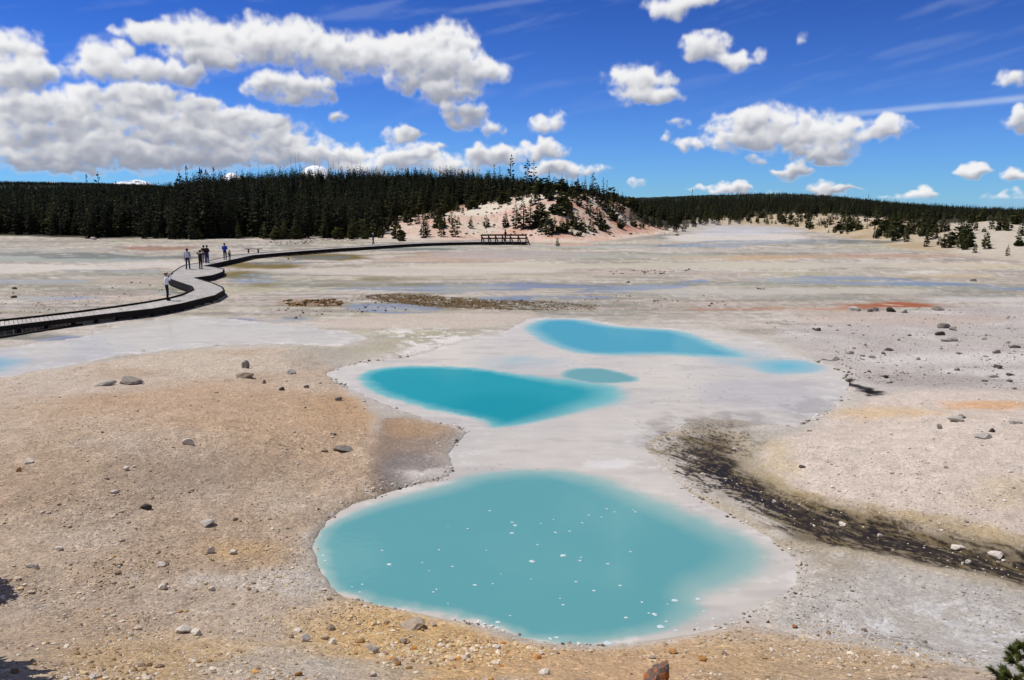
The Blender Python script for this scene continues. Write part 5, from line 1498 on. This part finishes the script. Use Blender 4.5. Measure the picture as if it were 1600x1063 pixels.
# foot point in photograph pixels, width px, height px, tone, label
STONES = [
    (382, 577, 12, 15, 'grey', "upright grey stone standing on the crest of the tan mound"), (380, 592, 30, 10, 'tan', "flat tan slab lying below the upright stone"), (195, 602, 40, 11, 'grey', "long rough grey rock at the mound's far left crest"), (160, 605, 28, 5, 'pale', "low flat crumbling rock left of the long grey one"),
    (412, 600, 7, 10, 'grey', "small pointed stone right of the flat tan slab"), (452, 585, 18, 9, 'pale', "pale double stone near the teal pool's tan shore"), (440, 610, 11, 7, 'dark', "small dark stone between the slab and the teal pool"), (478, 607, 8, 6, 'grey', "tiny grey stone nearest the teal pool's left tip"), (528, 627, 13, 7, 'grey', "brownish stone on the shore edge left of the teal pool"),
    (293, 693, 17, 11, 'white', "bright cream boulder alone in the middle of the mound"), (535, 706, 30, 10, 'grey', "flat grey-green slab on the mound near its steep edge"), (522, 680, 8, 5, 'grey', "small grey stone just behind the flat grey-green slab"), (40, 724, 16, 8, 'white', "white stone at the mound's far left side"), (28, 736, 9, 8, 'ochre', "ochre stone beneath the white stone at far left"),
    (225, 797, 16, 9, 'dark', "black jagged stone in the middle of the left slope"), (90, 862, 13, 6, 'white', "small white stone left of centre on the lower slope"), (50, 889, 19, 7, 'pale', "pale grey stone near the left edge above the tree shadow"), (327, 864, 12, 12, 'white', "round white stone of a pair on the lower slope"), (362, 867, 15, 9, 'white', "wedge-shaped white stone of a pair on the lower slope"),
    (248, 888, 15, 7, 'white', "oval white stone above the grey gravel patch"), (253, 923, 15, 9, 'white', "white stone lying within the grey gravel patch"), (329, 923, 9, 7, 'white', "small white stone right of the grey gravel patch"), (322, 820, 24, 8, 'pale', "flat pale stone left of the large oval pool"), (195, 736, 10, 6, 'white', "little white stone on the upper left slope"),
    (285, 992, 20, 11, 'white', "left one of two large white stones low on the slope"), (304, 994, 20, 10, 'white', "right one of two large white stones low on the slope"), (475, 1003, 16, 11, 'pale', "grey-white stone near the bottom shore left of the outcrop"), (520, 1006, 14, 10, 'white', "white chip beside the grey-white stone near bottom shore"), (507, 999, 12, 6, 'tan', "dark tan stone between two white ones near bottom shore"),
    (630, 1006, 14, 10, 'tan', "cream stone below the shore outcrop"), (582, 1018, 16, 12, 'pale', "translucent grey-white flake at the bottom centre left"), (465, 1058, 12, 7, 'ochre', "yellow stone at the bottom edge"), (582, 1058, 13, 9, 'white', "cream stone at the bottom edge right of the yellow one"), (731, 1032, 14, 12, 'white', "pale yellow-white stone under the large pool's near shore"),
    (648, 984, 42, 12, 'tan', "brown-grey outcrop jutting from the near shore of the large pool"), (1030, 1070, 36, 30, 'rust', "rust and grey stained rock at the bottom edge of the picture"), (1052, 1022, 14, 6, 'ochre', "orange stone behind the rust-stained rock"), (1098, 1036, 13, 8, 'ochre', "orange-cream stone right of the rust-stained rock"), (1020, 1029, 10, 4, 'tan', "flat dark tan stone left of the orange stone"),
    (1243, 983, 11, 5, 'rust', "reddish stone on the shore at the large pool's lower right"), (1201, 974, 6, 5, 'rust', "tiny red stone at the large pool's lower right"), (1250, 884, 12, 8, 'white', "white stone where the pool meets the dark stream"),
    (1336, 487, 17, 8, 'pale', "pale boulder, leftmost of the row before the orange spring"), (1360, 489, 10, 6, 'grey', "small grey boulder second in the row before the orange spring"), (1369, 488, 10, 8, 'grey', "grey boulder third in the row before the orange spring"), (1395, 489, 16, 9, 'dark', "dark boulder in the middle of the row before the orange spring"), (1414, 490, 13, 9, 'pale', "rounded grey boulder right of the row's dark boulder"), (1467, 486, 21, 7, 'grey', "long dark-sided boulder at the row's right end"),
    (1280, 517, 10, 6, 'dark', "small dark stone right of the blue pool's far shore"), (1477, 513, 18, 9, 'grey', "grey boulder of the cluster on the right flat, upper one"), (1491, 516, 11, 6, 'grey', "small boulder at the right of the cluster on the right flat"), (1471, 524, 14, 7, 'dark', "dark boulder of the cluster on the right flat, lower left"), (1486, 534, 22, 8, 'pale', "pale flat boulder at the bottom of the cluster on the right flat"),
    (1351, 541, 13, 5, 'pale', "flat pale stone on the grey flat above the vent"), (1391, 549, 16, 4, 'dark', "dark flat slab on the grey flat right of the vent"), (1303, 563, 30, 8, 'pale', "pale rock slab at the right tip of the pale cyan pool"), (1330, 553, 10, 6, 'pale', "small pale stone right of the pale cyan pool's slab"), (1364, 560, 11, 4, 'grey', "flat grey stone between pale slab and dark slab"),
    (1559, 554, 12, 6, 'grey', "grey stone on the white crust at far right"), (1590, 544, 22, 8, 'pale', "long pale boulder at the right picture edge"), (1562, 578, 13, 8, 'dark', "dark angular stone below the white crust at far right"), (1497, 580, 10, 5, 'grey', "small domed stone left of the dark angular one"), (1580, 588, 14, 4, 'dark', "black flat stone near the right picture edge"), (1552, 590, 18, 5, 'pale', "flat pale stone left of the black flat stone"),
    (1385, 591, 9, 5, 'dark', "small dark stone just right of the black vent"), (1386, 599, 20, 6, 'pale', "broken pale crust slab just right of the black vent"), (1505, 653, 16, 6, 'grey', "grey stone on the right bank's upper slope"), (1469, 670, 9, 10, 'grey', "grey knob on the right bank left of the flat slabs"), (1552, 676, 10, 6, 'dark', "small dark cap stone on a flat grey slab"), (1543, 686, 26, 8, 'pale', "flat grey slab under the small dark cap stone"), (1590, 662, 16, 6, 'pale', "flat stone at the right edge of the right bank"), (1498, 659, 26, 6, 'pale', "low ledge of grey rock under the grey stone on the right bank"),
    (1254, 732, 10, 4, 'dark', "small dark stone on the yellowish edge of the right bank"), (1099, 743, 8, 4, 'white', "white pebble lodged in the blackest part of the stream"), (1318, 822, 14, 6, 'white', "pair of white stones in the dark stream's middle"), (1210, 786, 8, 5, 'white', "white stone on the dark stream's upper course"), (1376, 840, 10, 6, 'white', "white stone at the dark stream's bend"), (1500, 858, 18, 6, 'white', "white rubble on the dark stream's far bank"), (1560, 872, 22, 9, 'white', "large white rubble lump at the dark stream's lower end"), (1514, 881, 8, 6, 'white', "white stone in the dark stream below the rubble"), (1150, 703, 9, 5, 'white', "white stone where the stream leaves the milky flat"),
    (442, 399, 6, 6, 'white', "small white boulder before the distant boardwalk"), (450, 406, 4, 3, 'dark', "small dark stone below the white boulder on the flat"), (982, 442, 8, 3, 'dark', "dark stone by the blue stream on the middle flat"), (1522, 440, 8, 5, 'grey', "grey boulder beyond the blue stream at right"), (1190, 452, 16, 4, 'pale', "pale rock on the middle flat right of the stream"), (22, 452, 8, 4, 'dark', "dark stone on the flat beyond the boardwalk at far left"), (20, 466, 8, 4, 'dark', "dark stone nearer the boardwalk at far left"), (222, 549, 12, 6, 'tan', "tan stone on the near shore of the grey water sheet"),
]
bm = bmesh.new(); bmesh.ops.create_icosphere(bm, subdivisions=4, radius=1.0)
for v in bm.verts:      # leaning jagged block, higher at its right
    c = v.co.copy()
    for n_, d_ in ((Vector((-.75, -.2, .6)), .62), (Vector((.95, -.1, .2)), .66), (Vector((0, -.9, .35)), .55), (Vector((.1, .9, .3)), .6), (Vector((-.2, .1, 1)), .8), (Vector((.5, -.7, -.3)), .6)):
        n_ = n_.normalized(); k_ = v.co.dot(n_) - d_
        if k_ > 0: v.co -= n_ * k_
    nz_ = float(fbm(np.array([c.x * 2.1 + c.z * 1.3]), np.array([c.y * 2.1 - c.z * 1.7]), 4)[0])
    v.co += c * 0.16 * nz_
    v.co.x += 0.28 * max(0, v.co.z); v.co.z *= 1 + 0.35 * v.co.x
jag = bpy.data.meshes.new("rock"); bm.to_mesh(jag); bm.free(); jag.materials.append(RT['rust'])
sp_ = G([(s[0], s[1]) for s in STONES])
for i, ((px, py, w, h, tone, lab), p) in enumerate(zip(STONES, sp_)):
    r = math.sqrt(p[0] ** 2 + p[1] ** 2 + (CAM_H - p[2]) ** 2)
    mpp = r / 1250 * 1.0
    key = (i % 7, tone)
    if key not in RMESH:
        me = ROCKS[i % 7].copy(); me.materials.append(RT[tone]); RMESH[key] = me
    o = link("rock", RMESH[key] if tone != 'rust' or w < 20 else jag)
    a = w * mpp / 2 * 1.12; c = max(h * mpp * 0.62, a * 0.3)
    o.scale = (a, a * random.uniform(0.7, 1.0), c)
    o.location = (p[0], p[1] + a * 0.5, p[2] + c * 0.35)
    o.rotation_euler = (random.uniform(-.12, .12), random.uniform(-.12, .12), random.choice((0, math.pi)) + random.uniform(-.35, .35))
    meta(o, lab, 'rock')

# gravel: one joined mass of small stones
def scatter(name, xs, ys, sizes, cols, label, lift=0.25, flat=(0.45, 0.8), zs=None, base_sub=1, cat="gravel"):
    q = np.random.default_rng(len(xs))
    bm = bmesh.new(); bmesh.ops.create_icosphere(bm, subdivisions=1, radius=1.0)
    bv = np.array([v.co[:] for v in bm.verts]); bf = np.array([[v.index for v in f.verts] for f in bm.faces]); bm.free()
    if base_sub == 0: bv = np.array([(1, 0, 0), (0, 1, 0), (-1, 0, 0), (0, -1, 0), (0, 0, 1.0)]); bf = np.array([(0, 1, 4), (1, 2, 4), (2, 3, 4), (3, 0, 4)])
    elif True:
        keep = np.array([(bv[f][:, 2].max() > -0.3) for f in bf]); bf = bf[keep]
    n, m = len(xs), len(bv)
    V = bv[None] * (1 + q.uniform(-.28, .28, (n, m, 1)))
    a = q.uniform(0, 6.28, n); c_, s_ = np.cos(a)[:, None], np.sin(a)[:, None]
    ex = q.uniform(0.75, 1.35, (n, 1))
    vx, vy, vz = V[..., 0] * ex, V[..., 1], V[..., 2] * q.uniform(*flat, (n, 1))
    V = np.stack([vx * c_ - vy * s_, vx * s_ + vy * c_, vz + lift], -1) * sizes[:, None, None]
    z = height(xs, ys) if zs is None else zs
    V += np.stack([xs, ys, z], -1)[:, None, :]
    Ff = (bf[None] + (np.arange(n) * m)[:, None, None]).reshape(-1, 3)
    me = mesh_np(name, V.reshape(-1, 3), Ff, smooth=False)
    attr(me, "tint", np.repeat(np.clip(cols, 0.01, 0.8), m, 0), 'FLOAT_COLOR')
    return meta(link(name, me, m_gravel), label, cat, kind='stuff')


m_gravel, kk, b = new_mat("gravel_stone")
ta = kk.n('ShaderNodeAttribute', attribute_name="tint"); tcn = kk.n('ShaderNodeTexCoord')
no = kk.n('ShaderNodeTexNoise', ins={'Vector': tcn.outputs['Object'], 'Scale': 40.0, 'Detail': 3.0})
fv = kk.ss(no.outputs['Fac'], 0.2, 0.8, 0.75, 1.2)
m_gravel.node_tree.links.new(kk.mix(1.0, ta.outputs['Color'], kk.n('ShaderNodeCombineColor', ins={0: fv, 1: fv, 2: fv}).outputs[0], 'MULTIPLY'), b.inputs['Base Color'])
b.inputs['Roughness'].default_value = 0.93; b.inputs['Specular IOR Level'].default_value = 0.15

q = np.random.default_rng(77)
def scat_pix(n, poly, smin, smax, exp=2.5, clump=True):
    """points inside a pixel outline, thinned into clusters; sizes follow a power law (metres)"""
    poly = np.asarray(poly, float)
    lo, hi2 = poly.min(0), poly.max(0)
    pts = np.stack([q.uniform(lo[0], hi2[0], n * 3), q.uniform(lo[1], hi2[1], n * 3)], -1)
    d = ray_dir(pts[:, 0], pts[:, 1]); t = -CAM_H / d[:, 2]
    x, y = d[:, 0] * t, d[:, 1] * t
    for _ in range(6):
        zz = np.maximum(height(x, y, detail=False), 0); t = (zz - CAM_H) / d[:, 2]; x, y = d[:, 0] * t, d[:, 1] * t
    ins = sdf(poly, pts[:, 0], pts[:, 1], 5.0) < 0
    if clump: ins &= q.random(len(x)) < np.clip(0.42 + 0.9 * fbm(x * 0.55, y * 0.55, 3), 0.05, 1)
    hh, s = height(x, y, want_s=True)
    ins &= s > 0.04
    x, y, hh = x[ins][:n], y[ins][:n], hh[ins][:n]
    return x, y, hh, smin * (1 - q.random(len(x)) * (1 - (smin / smax) ** exp)) ** (-1 / exp)


def tones(x, y, pal, wts, jit=0.15):
    c = np.array([alb(p_) for p_ in pal])[q.choice(len(pal), len(x), p=np.array(wts) / sum(wts))]
    return c * (1 + q.uniform(-jit, jit, (len(x), 1)))


LEFTP = [(0, 600), (120, 572), (300, 556), (480, 552), (520, 585), (575, 625), (590, 700), (610, 760), (540, 792), (492, 850), (505, 910), (560, 945), (700, 975), (820, 1008), (980, 1012), (1150, 985), (1250, 960), (1420, 1000), (1600, 1063), (1600, 1180), (0, 1180)]
PALL = [(196, 178, 158), (214, 205, 192), (168, 150, 130), (140, 122, 104), (222, 214, 202)]
sets = [scat_pix(12000, LEFTP, 0.009, 0.075, 2.9)]
cols_ = [tones(sets[0][0], sets[0][1], PALL, [5, 3, 4, 2, 1.2])]
sets.append(scat_pix(6000, [(0, 870), (480, 850), (500, 920), (700, 980), (950, 1015), (1250, 970), (1600, 1050), (1600, 1180), (0, 1180)], 0.009, 0.045, 2.6))
cols_.append(tones(sets[-1][0], sets[-1][1], [(206, 184, 148), (224, 212, 190), (176, 148, 110), (150, 124, 92), (204, 156, 96)], [5, 3, 3, 2, 0.25]))
sets.append(scat_pix(420, [(540, 960), (700, 985), (860, 1020), (860, 1055), (540, 1050)], 0.014, 0.06, 2.2)); cols_.append(tones(sets[-1][0], sets[-1][1], [(214, 190, 146), (196, 136, 70), (226, 210, 184), (150, 116, 76)], [4, .8, 2, 1]))
sets.append(scat_pix(1700, [(1215, 690), (1290, 655), (1350, 625), (1600, 612), (1600, 868), (1450, 832), (1250, 776)], 0.009, 0.06, 2.9)); cols_.append(tones(sets[-1][0], sets[-1][1], [(206, 196, 186), (222, 216, 208), (176, 164, 152), (132, 122, 112), (190, 172, 132)], [5, 3, 3, 1, .4]))
sets.append(scat_pix(900, [(1200, 855), (1600, 930), (1600, 1050), (1400, 1010), (1240, 975)], 0.010, 0.04, 2.6)); cols_.append(tones(sets[-1][0], sets[-1][1], [(176, 170, 164), (212, 210, 208), (136, 128, 120)], [4, 3, 2]))
sets.append(scat_pix(1300, [(1180, 500), (1600, 470), (1600, 610), (1340, 600), (1300, 560)], 0.018, 0.13, 2.6)); cols_.append(tones(sets[-1][0], sets[-1][1], [(180, 174, 168), (140, 132, 124), (208, 202, 196), (104, 96, 88)], [4, 3, 2, 1.5]))
sets.append(scat_pix(420, [(1040, 690), (1150, 690), (1200, 765), (1400, 830), (1600, 885), (1600, 912), (1300, 850), (1120, 780)], 0.012, 0.05, 2.4)); cols_.append(tones(sets[-1][0], sets[-1][1], [(222, 216, 204), (190, 180, 160), (60, 52, 44)], [4, 2, 2]))
cat = [np.concatenate(v) for v in zip(*sets)]
scatter("gravel", cat[0], cat[1], cat[3], np.concatenate(cols_), "loose gravel and small stones strewn over the mineral slopes", zs=cat[2])
# white crumbs along the shores
bx_, by_ = [], []
for pl_, n in ((WET, 2400),):
    i = q.integers(0, len(pl_), n); f = q.random(n)
    a_, b2 = pl_[i], pl_[(i + 1) % len(pl_)]
    e_ = a_ * (1 - f[:, None]) + b2 * f[:, None] + q.normal(0, 0.16, (n, 2))
    bx_.append(e_[:, 0]); by_.append(e_[:, 1])
x, y = np.concatenate(bx_), np.concatenate(by_)
hh, s = height(x, y, want_s=True)
pxs = az_px(x, y)
kp = (fbm(x * 0.9 + 4, y * 0.9, 2) > 0.05) & ~((pxs > 985) & (pxs < 1225) & (y > 17.5) & (y < 24)) & (s > -0.10) & (s < 0.6) & (q.random(len(x)) < np.where(pxs > 1050, 0.8, 0.55)) & (np.hypot(x, y) < 34)
x, y, hh = x[kp], y[kp], np.maximum(hh[kp], 0.0)
scatter("shore_crumbs", x, y, q.uniform(0.008, 0.035, len(x)) * np.clip(np.hypot(x, y) / 14, 1, 2), tones(x, y, [(224, 220, 214), (150, 138, 126), (196, 186, 172), (96, 88, 82)], [4, 3, 3, 1.5]), "pale mineral crumbs lining the edges of the pools", zs=hh)
# dark cobbles on the flats beyond the boardwalk and right of the algae
sets = [scat_pix(300, [(0, 450), (250, 440), (300, 452), (250, 470), (120, 486), (0, 494)], 0.02, 0.09, 2.4), scat_pix(90, [(880, 465), (1120, 460), (1150, 480), (900, 492)], 0.03, 0.12, 2.4), scat_pix(34, [(950, 424), (1080, 421), (1080, 428), (960, 430)], 0.05, 0.16, 2.2, False), scat_pix(200, [(560, 366), (420, 378), (430, 384), (560, 376)], 0.06, 0.2, 2.2, False), scat_pix(160, [(400, 480), (600, 462), (640, 486), (460, 498)], 0.03, 0.1, 2.2)]
hp_ = G(np.stack([q.uniform(700, 1060, 260), q.uniform(318, 370, 260)], -1))
hp_ = hp_[np.hypot(hp_[:, 0], hp_[:, 1]) < 260]
sets.append((hp_[:, 0], hp_[:, 1], hp_[:, 2], q.uniform(0.1, 0.35, len(hp_))))
cat = [np.concatenate(v) for v in zip(*sets)]
scatter("cobbles", cat[0], cat[1], cat[3], tones(cat[0], cat[1], [(90, 80, 70), (120, 100, 80), (150, 140, 128)], [3, 2, 1]), "scattered dark cobbles on the middle-distance flats", zs=cat[2])
# brown microbial mat in the middle distance
ax_ = [scat_pix(5000, [(568, 463), (600, 460), (680, 462), (760, 468), (860, 471), (935, 476), (930, 484), (860, 486), (740, 484), (640, 476), (590, 472)], 0.02, 0.085, 2.6, False), scat_pix(300, [(440, 470), (530, 468), (540, 478), (450, 480)], 0.05, 0.14, 2.2)]
cat = [np.concatenate(v) for v in zip(*ax_)]
pxs = az_px(cat[0], cat[1])
kp = q.random(len(pxs)) < np.interp(pxs, [560, 720, 800, 930], [1, 1, 0.6, 0.3])
cat = [v[kp] for v in cat]
ca = tones(cat[0], cat[1], [(78, 66, 34), (110, 84, 44), (134, 100, 56), (62, 54, 30)], [3, 3, 2, 2])
scatter("microbial_mat", cat[0], cat[1], cat[3], ca, "knobbly brown band of microbial mat beyond the blue pool", zs=cat[2], cat="mat", flat=(0.2, 0.45))

# foam flecks floating on the large pool, one by one
m_foam = simple_mat("foam", (0.50, 0.60, 0.60), 0.7, 0.1, 20.0)
FL = [(707, 885, 6), (608, 882, 11), (597, 860, 5), (731, 826, 6), (805, 821, 9), (800, 816, 6), (800, 833, 11), (831, 877, 12), (880, 868, 13), (868, 832, 6), (742, 914, 8), (700, 822, 3), (765, 798, 5), (993, 800, 6), (960, 800, 5), (985, 862, 6), (908, 871, 6), (906, 876, 6), (950, 881, 7), (969, 915, 8), (900, 909, 6), (928, 923, 9), (1054, 938, 13), (1091, 936, 11), (1023, 960, 11), (1032, 979, 14), (1115, 967, 10), (950, 1005, 18), (870, 996, 10), (860, 998, 8), (978, 965, 8), (1043, 944, 5), (1041, 971, 7), (1014, 958, 6), (750, 972, 9), (778, 972, 10), (777, 981, 11), (566, 913, 5), (562, 925, 6), (550, 917, 4), (677, 925, 6), (682, 921, 5), (670, 892, 4), (660, 879, 5), (770, 912, 5), (797, 962, 5), (1003, 941, 6), (1056, 985, 8), (840, 851, 5), (890, 830, 5), (845, 818, 4), (920, 805, 6), (948, 795, 5), (940, 808, 5), (910, 817, 5), (990, 797, 4), (865, 812, 4), (686, 859, 5), (760, 860, 4), (783, 897, 4), (880, 945, 6), (830, 905, 5), (875, 935, 4), (1090, 975, 6), (505, 868, 7), (508, 876, 6), (510, 905, 5), (820, 1003, 12), (1100, 955, 7), (700, 943, 4)]
fp = P(np.array([f[0] for f in FL], float), np.array([f[1] for f in FL], float), 0.004)
def fleck(seed):
    r = random.Random(seed); n = 9
    ring = [(math.cos(6.283 * i / n) * r.uniform(.55, 1.1), math.sin(6.283 * i / n) * r.uniform(.5, 1.0)) for i in range(n)]
    V = [(x, y, 0) for x, y in ring] + [(x * .75, y * .75, .12) for x, y in ring] + [(0, 0, .16)]
    F = [(i, (i + 1) % n, (i + 1) % n + n, i + n) for i in range(n)] + [(i + n, (i + 1) % n + n, 2 * n) for i in range(n)]
    return py_mesh("foam_fleck", V, F, m_foam)
FM = [fleck(i) for i in range(5)]
for i, ((px, py, w), p) in enumerate(zip(FL, fp)):
    o = link("foam_fleck", FM[i % 5]); r = math.hypot(p[0], p[1]) * 1.1
    a = w * r / 1250 * 0.38
    o.location = (p[0], p[1], 0.003); o.scale = (a * 1.15, a * random.uniform(.9, 1.5), a * 0.8); o.rotation_euler[2] = random.uniform(-.4, .4)
    meta(o, "small white foam fleck floating on the large turquoise pool", "foam", "foam flecks on the large pool")

# fallen logs at the wood's edge
m_log = simple_mat("bleached_log", (0.42, 0.38, 0.33), 0.9, 0.2, 5.0)
for i, (x0, y0, x1, y1, lab) in enumerate([(132, 362, 140, 364, "short pale log at the forest edge left of the leaning log"), (168, 368, 177, 373, "pale log leaning out of the dark forest edge"), (143, 374, 150, 375, "pale stump end lying on the flat before the forest"), (216, 368, 228, 369.5, "pale log lying along the dark forest foot")]):
    a_, b2 = G([(x0, y0), (x1, y1)])
    if np.linalg.norm(b2 - a_) > 4: b2 = a_ + (b2 - a_) / np.linalg.norm(b2 - a_) * 3
    o = meta(empty("fallen_log", tuple(map(float, a_ + (0, 0, .15)))), lab, "log")
    d = (b2 - a_) * (1, 1, 0)
    V, F = tube([np.zeros(3), d * .5 + (0, 0, .05), d], [.18, .16, .12], 8); F += [tuple(range(7, -1, -1)), tuple(range(16, 24))]
    link("stem", py_mesh("stem", V, F, m_log), None, o)
    V, F = tube([d * .6, d * .65 + (.1, -.1, .5)], [.05, .015], 5)
    link("branch_stub", py_mesh("branch_stub", V, F, m_log), None, o)

# steam drifting over the vents at the foot of the right slope
m_st = bpy.data.materials.new("steam"); m_st.use_nodes = True
t = m_st.node_tree; t.nodes.clear(); kk = NT(t)
oo = kk.n('ShaderNodeOutputMaterial'); pvv = kk.n('ShaderNodeVolumePrincipled', ins={'Color': (0.95, 0.96, 0.98, 1), 'Anisotropy': 0.2})
tcn = kk.n('ShaderNodeTexCoord')
no = kk.n('ShaderNodeTexNoise', ins={'Vector': tcn.outputs['Object'], 'Scale': 2.2, 'Detail': 3.0})
gr = kk.n('ShaderNodeTexGradient', gradient_type='SPHERICAL', ins={0: tcn.outputs['Object']})
t.links.new(kk.m('MULTIPLY', kk.m('MULTIPLY', kk.ss(gr.outputs['Fac'], 0.0, 0.8), kk.ss(no.outputs['Fac'], 0.35, 0.7)), 0.26), pvv.inputs['Density'])
t.links.new(pvv.outputs[0], oo.inputs['Volume'])
for cx, cy, rx, rz, dep in ((1120, 366, 9.0, 2.6, 10), (1185, 364, 8.0, 2.0, 9)):
    p = P(cx, cy, 0.0)
    bm = bmesh.new(); bmesh.ops.create_icosphere(bm, subdivisions=3, radius=1.0)
    me = bpy.data.meshes.new("steam"); bm.to_mesh(me); bm.free()
    o = link("steam", me, m_st); o.location = (p[0], p[1] - 6, 0.4); o.scale = (rx, dep, rz)
    meta(o, "thin white steam drifting over the far flat, " + ("left plume" if cx < 1150 else "right plume"), "steam", kind='stuff')

# ------------------------------------------------------------------ pines close to the viewer
m_near = foliage_mat("near_needles", (0.040, 0.060, 0.012), (0.13, 0.15, 0.03))
m_twig = simple_mat("twig", (0.10, 0.07, 0.045), 0.9, 0.3, 20.0)


def near_pine(base, h, spread, n_br, label, seed, dens=260):
    r = random.Random(seed); nr = np.random.default_rng(seed)
    o = empty("pine_sapling", tuple(map(float, base)))
    V, F = tube([(0, 0, -.1), (0.01, 0, h * .5), (0, 0.01, h)], [.035, .022, .008], 8)
    link("trunk", py_mesh("trunk", V, F, m_twig), None, o)
    tw, VV, FF_ = [], [], []
    for i in range(n_br):
        t = (i + r.random()) / n_br
        z = h * (0.12 + 0.86 * t); L = spread * (1.05 - t) * r.uniform(.7, 1.15) + 0.08
        a = i * 2.4 + r.uniform(-.4, .4); c_, s_ = math.cos(a), math.sin(a)
        p0 = np.array((0, 0, z)); p1 = np.array((c_ * L * .6, s_ * L * .6, z + L * .15)); p2 = np.array((c_ * L, s_ * L, z + L * .45))
        tw.append(tube([p0, p1, p2], [.012, .009, .005], 5))
        tips = [(p1, p2)]
        for q_ in (-1, 1):
            e = p1 + (p2 - p1) * .3 + np.array((-s_ * q_, c_ * q_, .35)) * L * .38; tips.append((p1, e)); tw.append(tube([p1, e], [.007, .004], 4))
        for b0, e in tips:
            d = e - b0; Ld = np.linalg.norm(d); d = d / Ld
            for _ in range(dens // 3):
                f = r.uniform(.15, 1.05); c = b0 + d * Ld * f
                v = nr.normal(0, 1, 3); v -= d * (v @ d); v /= np.linalg.norm(v)
                dr = v * .8 + d * r.uniform(.5, 1.1); dr /= np.linalg.norm(dr)
                ln = r.uniform(.035, .06); w_ = np.cross(dr, v + .3); w_ = w_ / np.linalg.norm(w_) * .0032
                k0 = len(VV); VV += [c - w_, c + w_, c + dr * ln]; FF_.append((k0, k0 + 1, k0 + 2))
    V, F = join_parts(tw)
    link("branches", py_mesh("branches", V, F, m_twig), None, o)
    me = mesh_np("needles", np.array(VV), np.array(FF_), smooth=False)
    link("crown", me, m_near, o)
    return meta(o, label, "tree")


# the sapling at the lower right corner: its top reaches into the picture
d = ray_dir(1600, 1024); top = np.array((0, 0, CAM_H)) + d * 7.3
gz = float(height(np.array([top[0] + .02]), np.array([top[1]]))[0])
near_pine((top[0] + .05, top[1], gz), top[2] - gz + 0.06, 0.27, 26, "green pine sapling reaching into the lower right corner", 5, 480)
# pines just left of the picture, whose shadows fall into its lower left corner
for (spx, spy), hh_, lab, sd_ in (((26, 938), 2.9, "pine just outside the left edge casting the upper shadow", 11), ((80, 1070), 3.2, "pine outside the lower left corner casting the lower shadow", 12)):
    g_ = G([(spx, spy)])[0]
    bx0, by0 = g_[0] - to_sun.x * 0 + to_sun.x / to_sun.z * hh_, g_[1] + to_sun.y / to_sun.z * hh_
    zb = float(height(np.array([bx0]), np.array([by0]))[0])
    hgt = hh_ - (zb - g_[2])
    tree('green', (bx0, by0, zb - .03), max(hgt, .8), lab, None, 1.1, name="young_pine_tree")
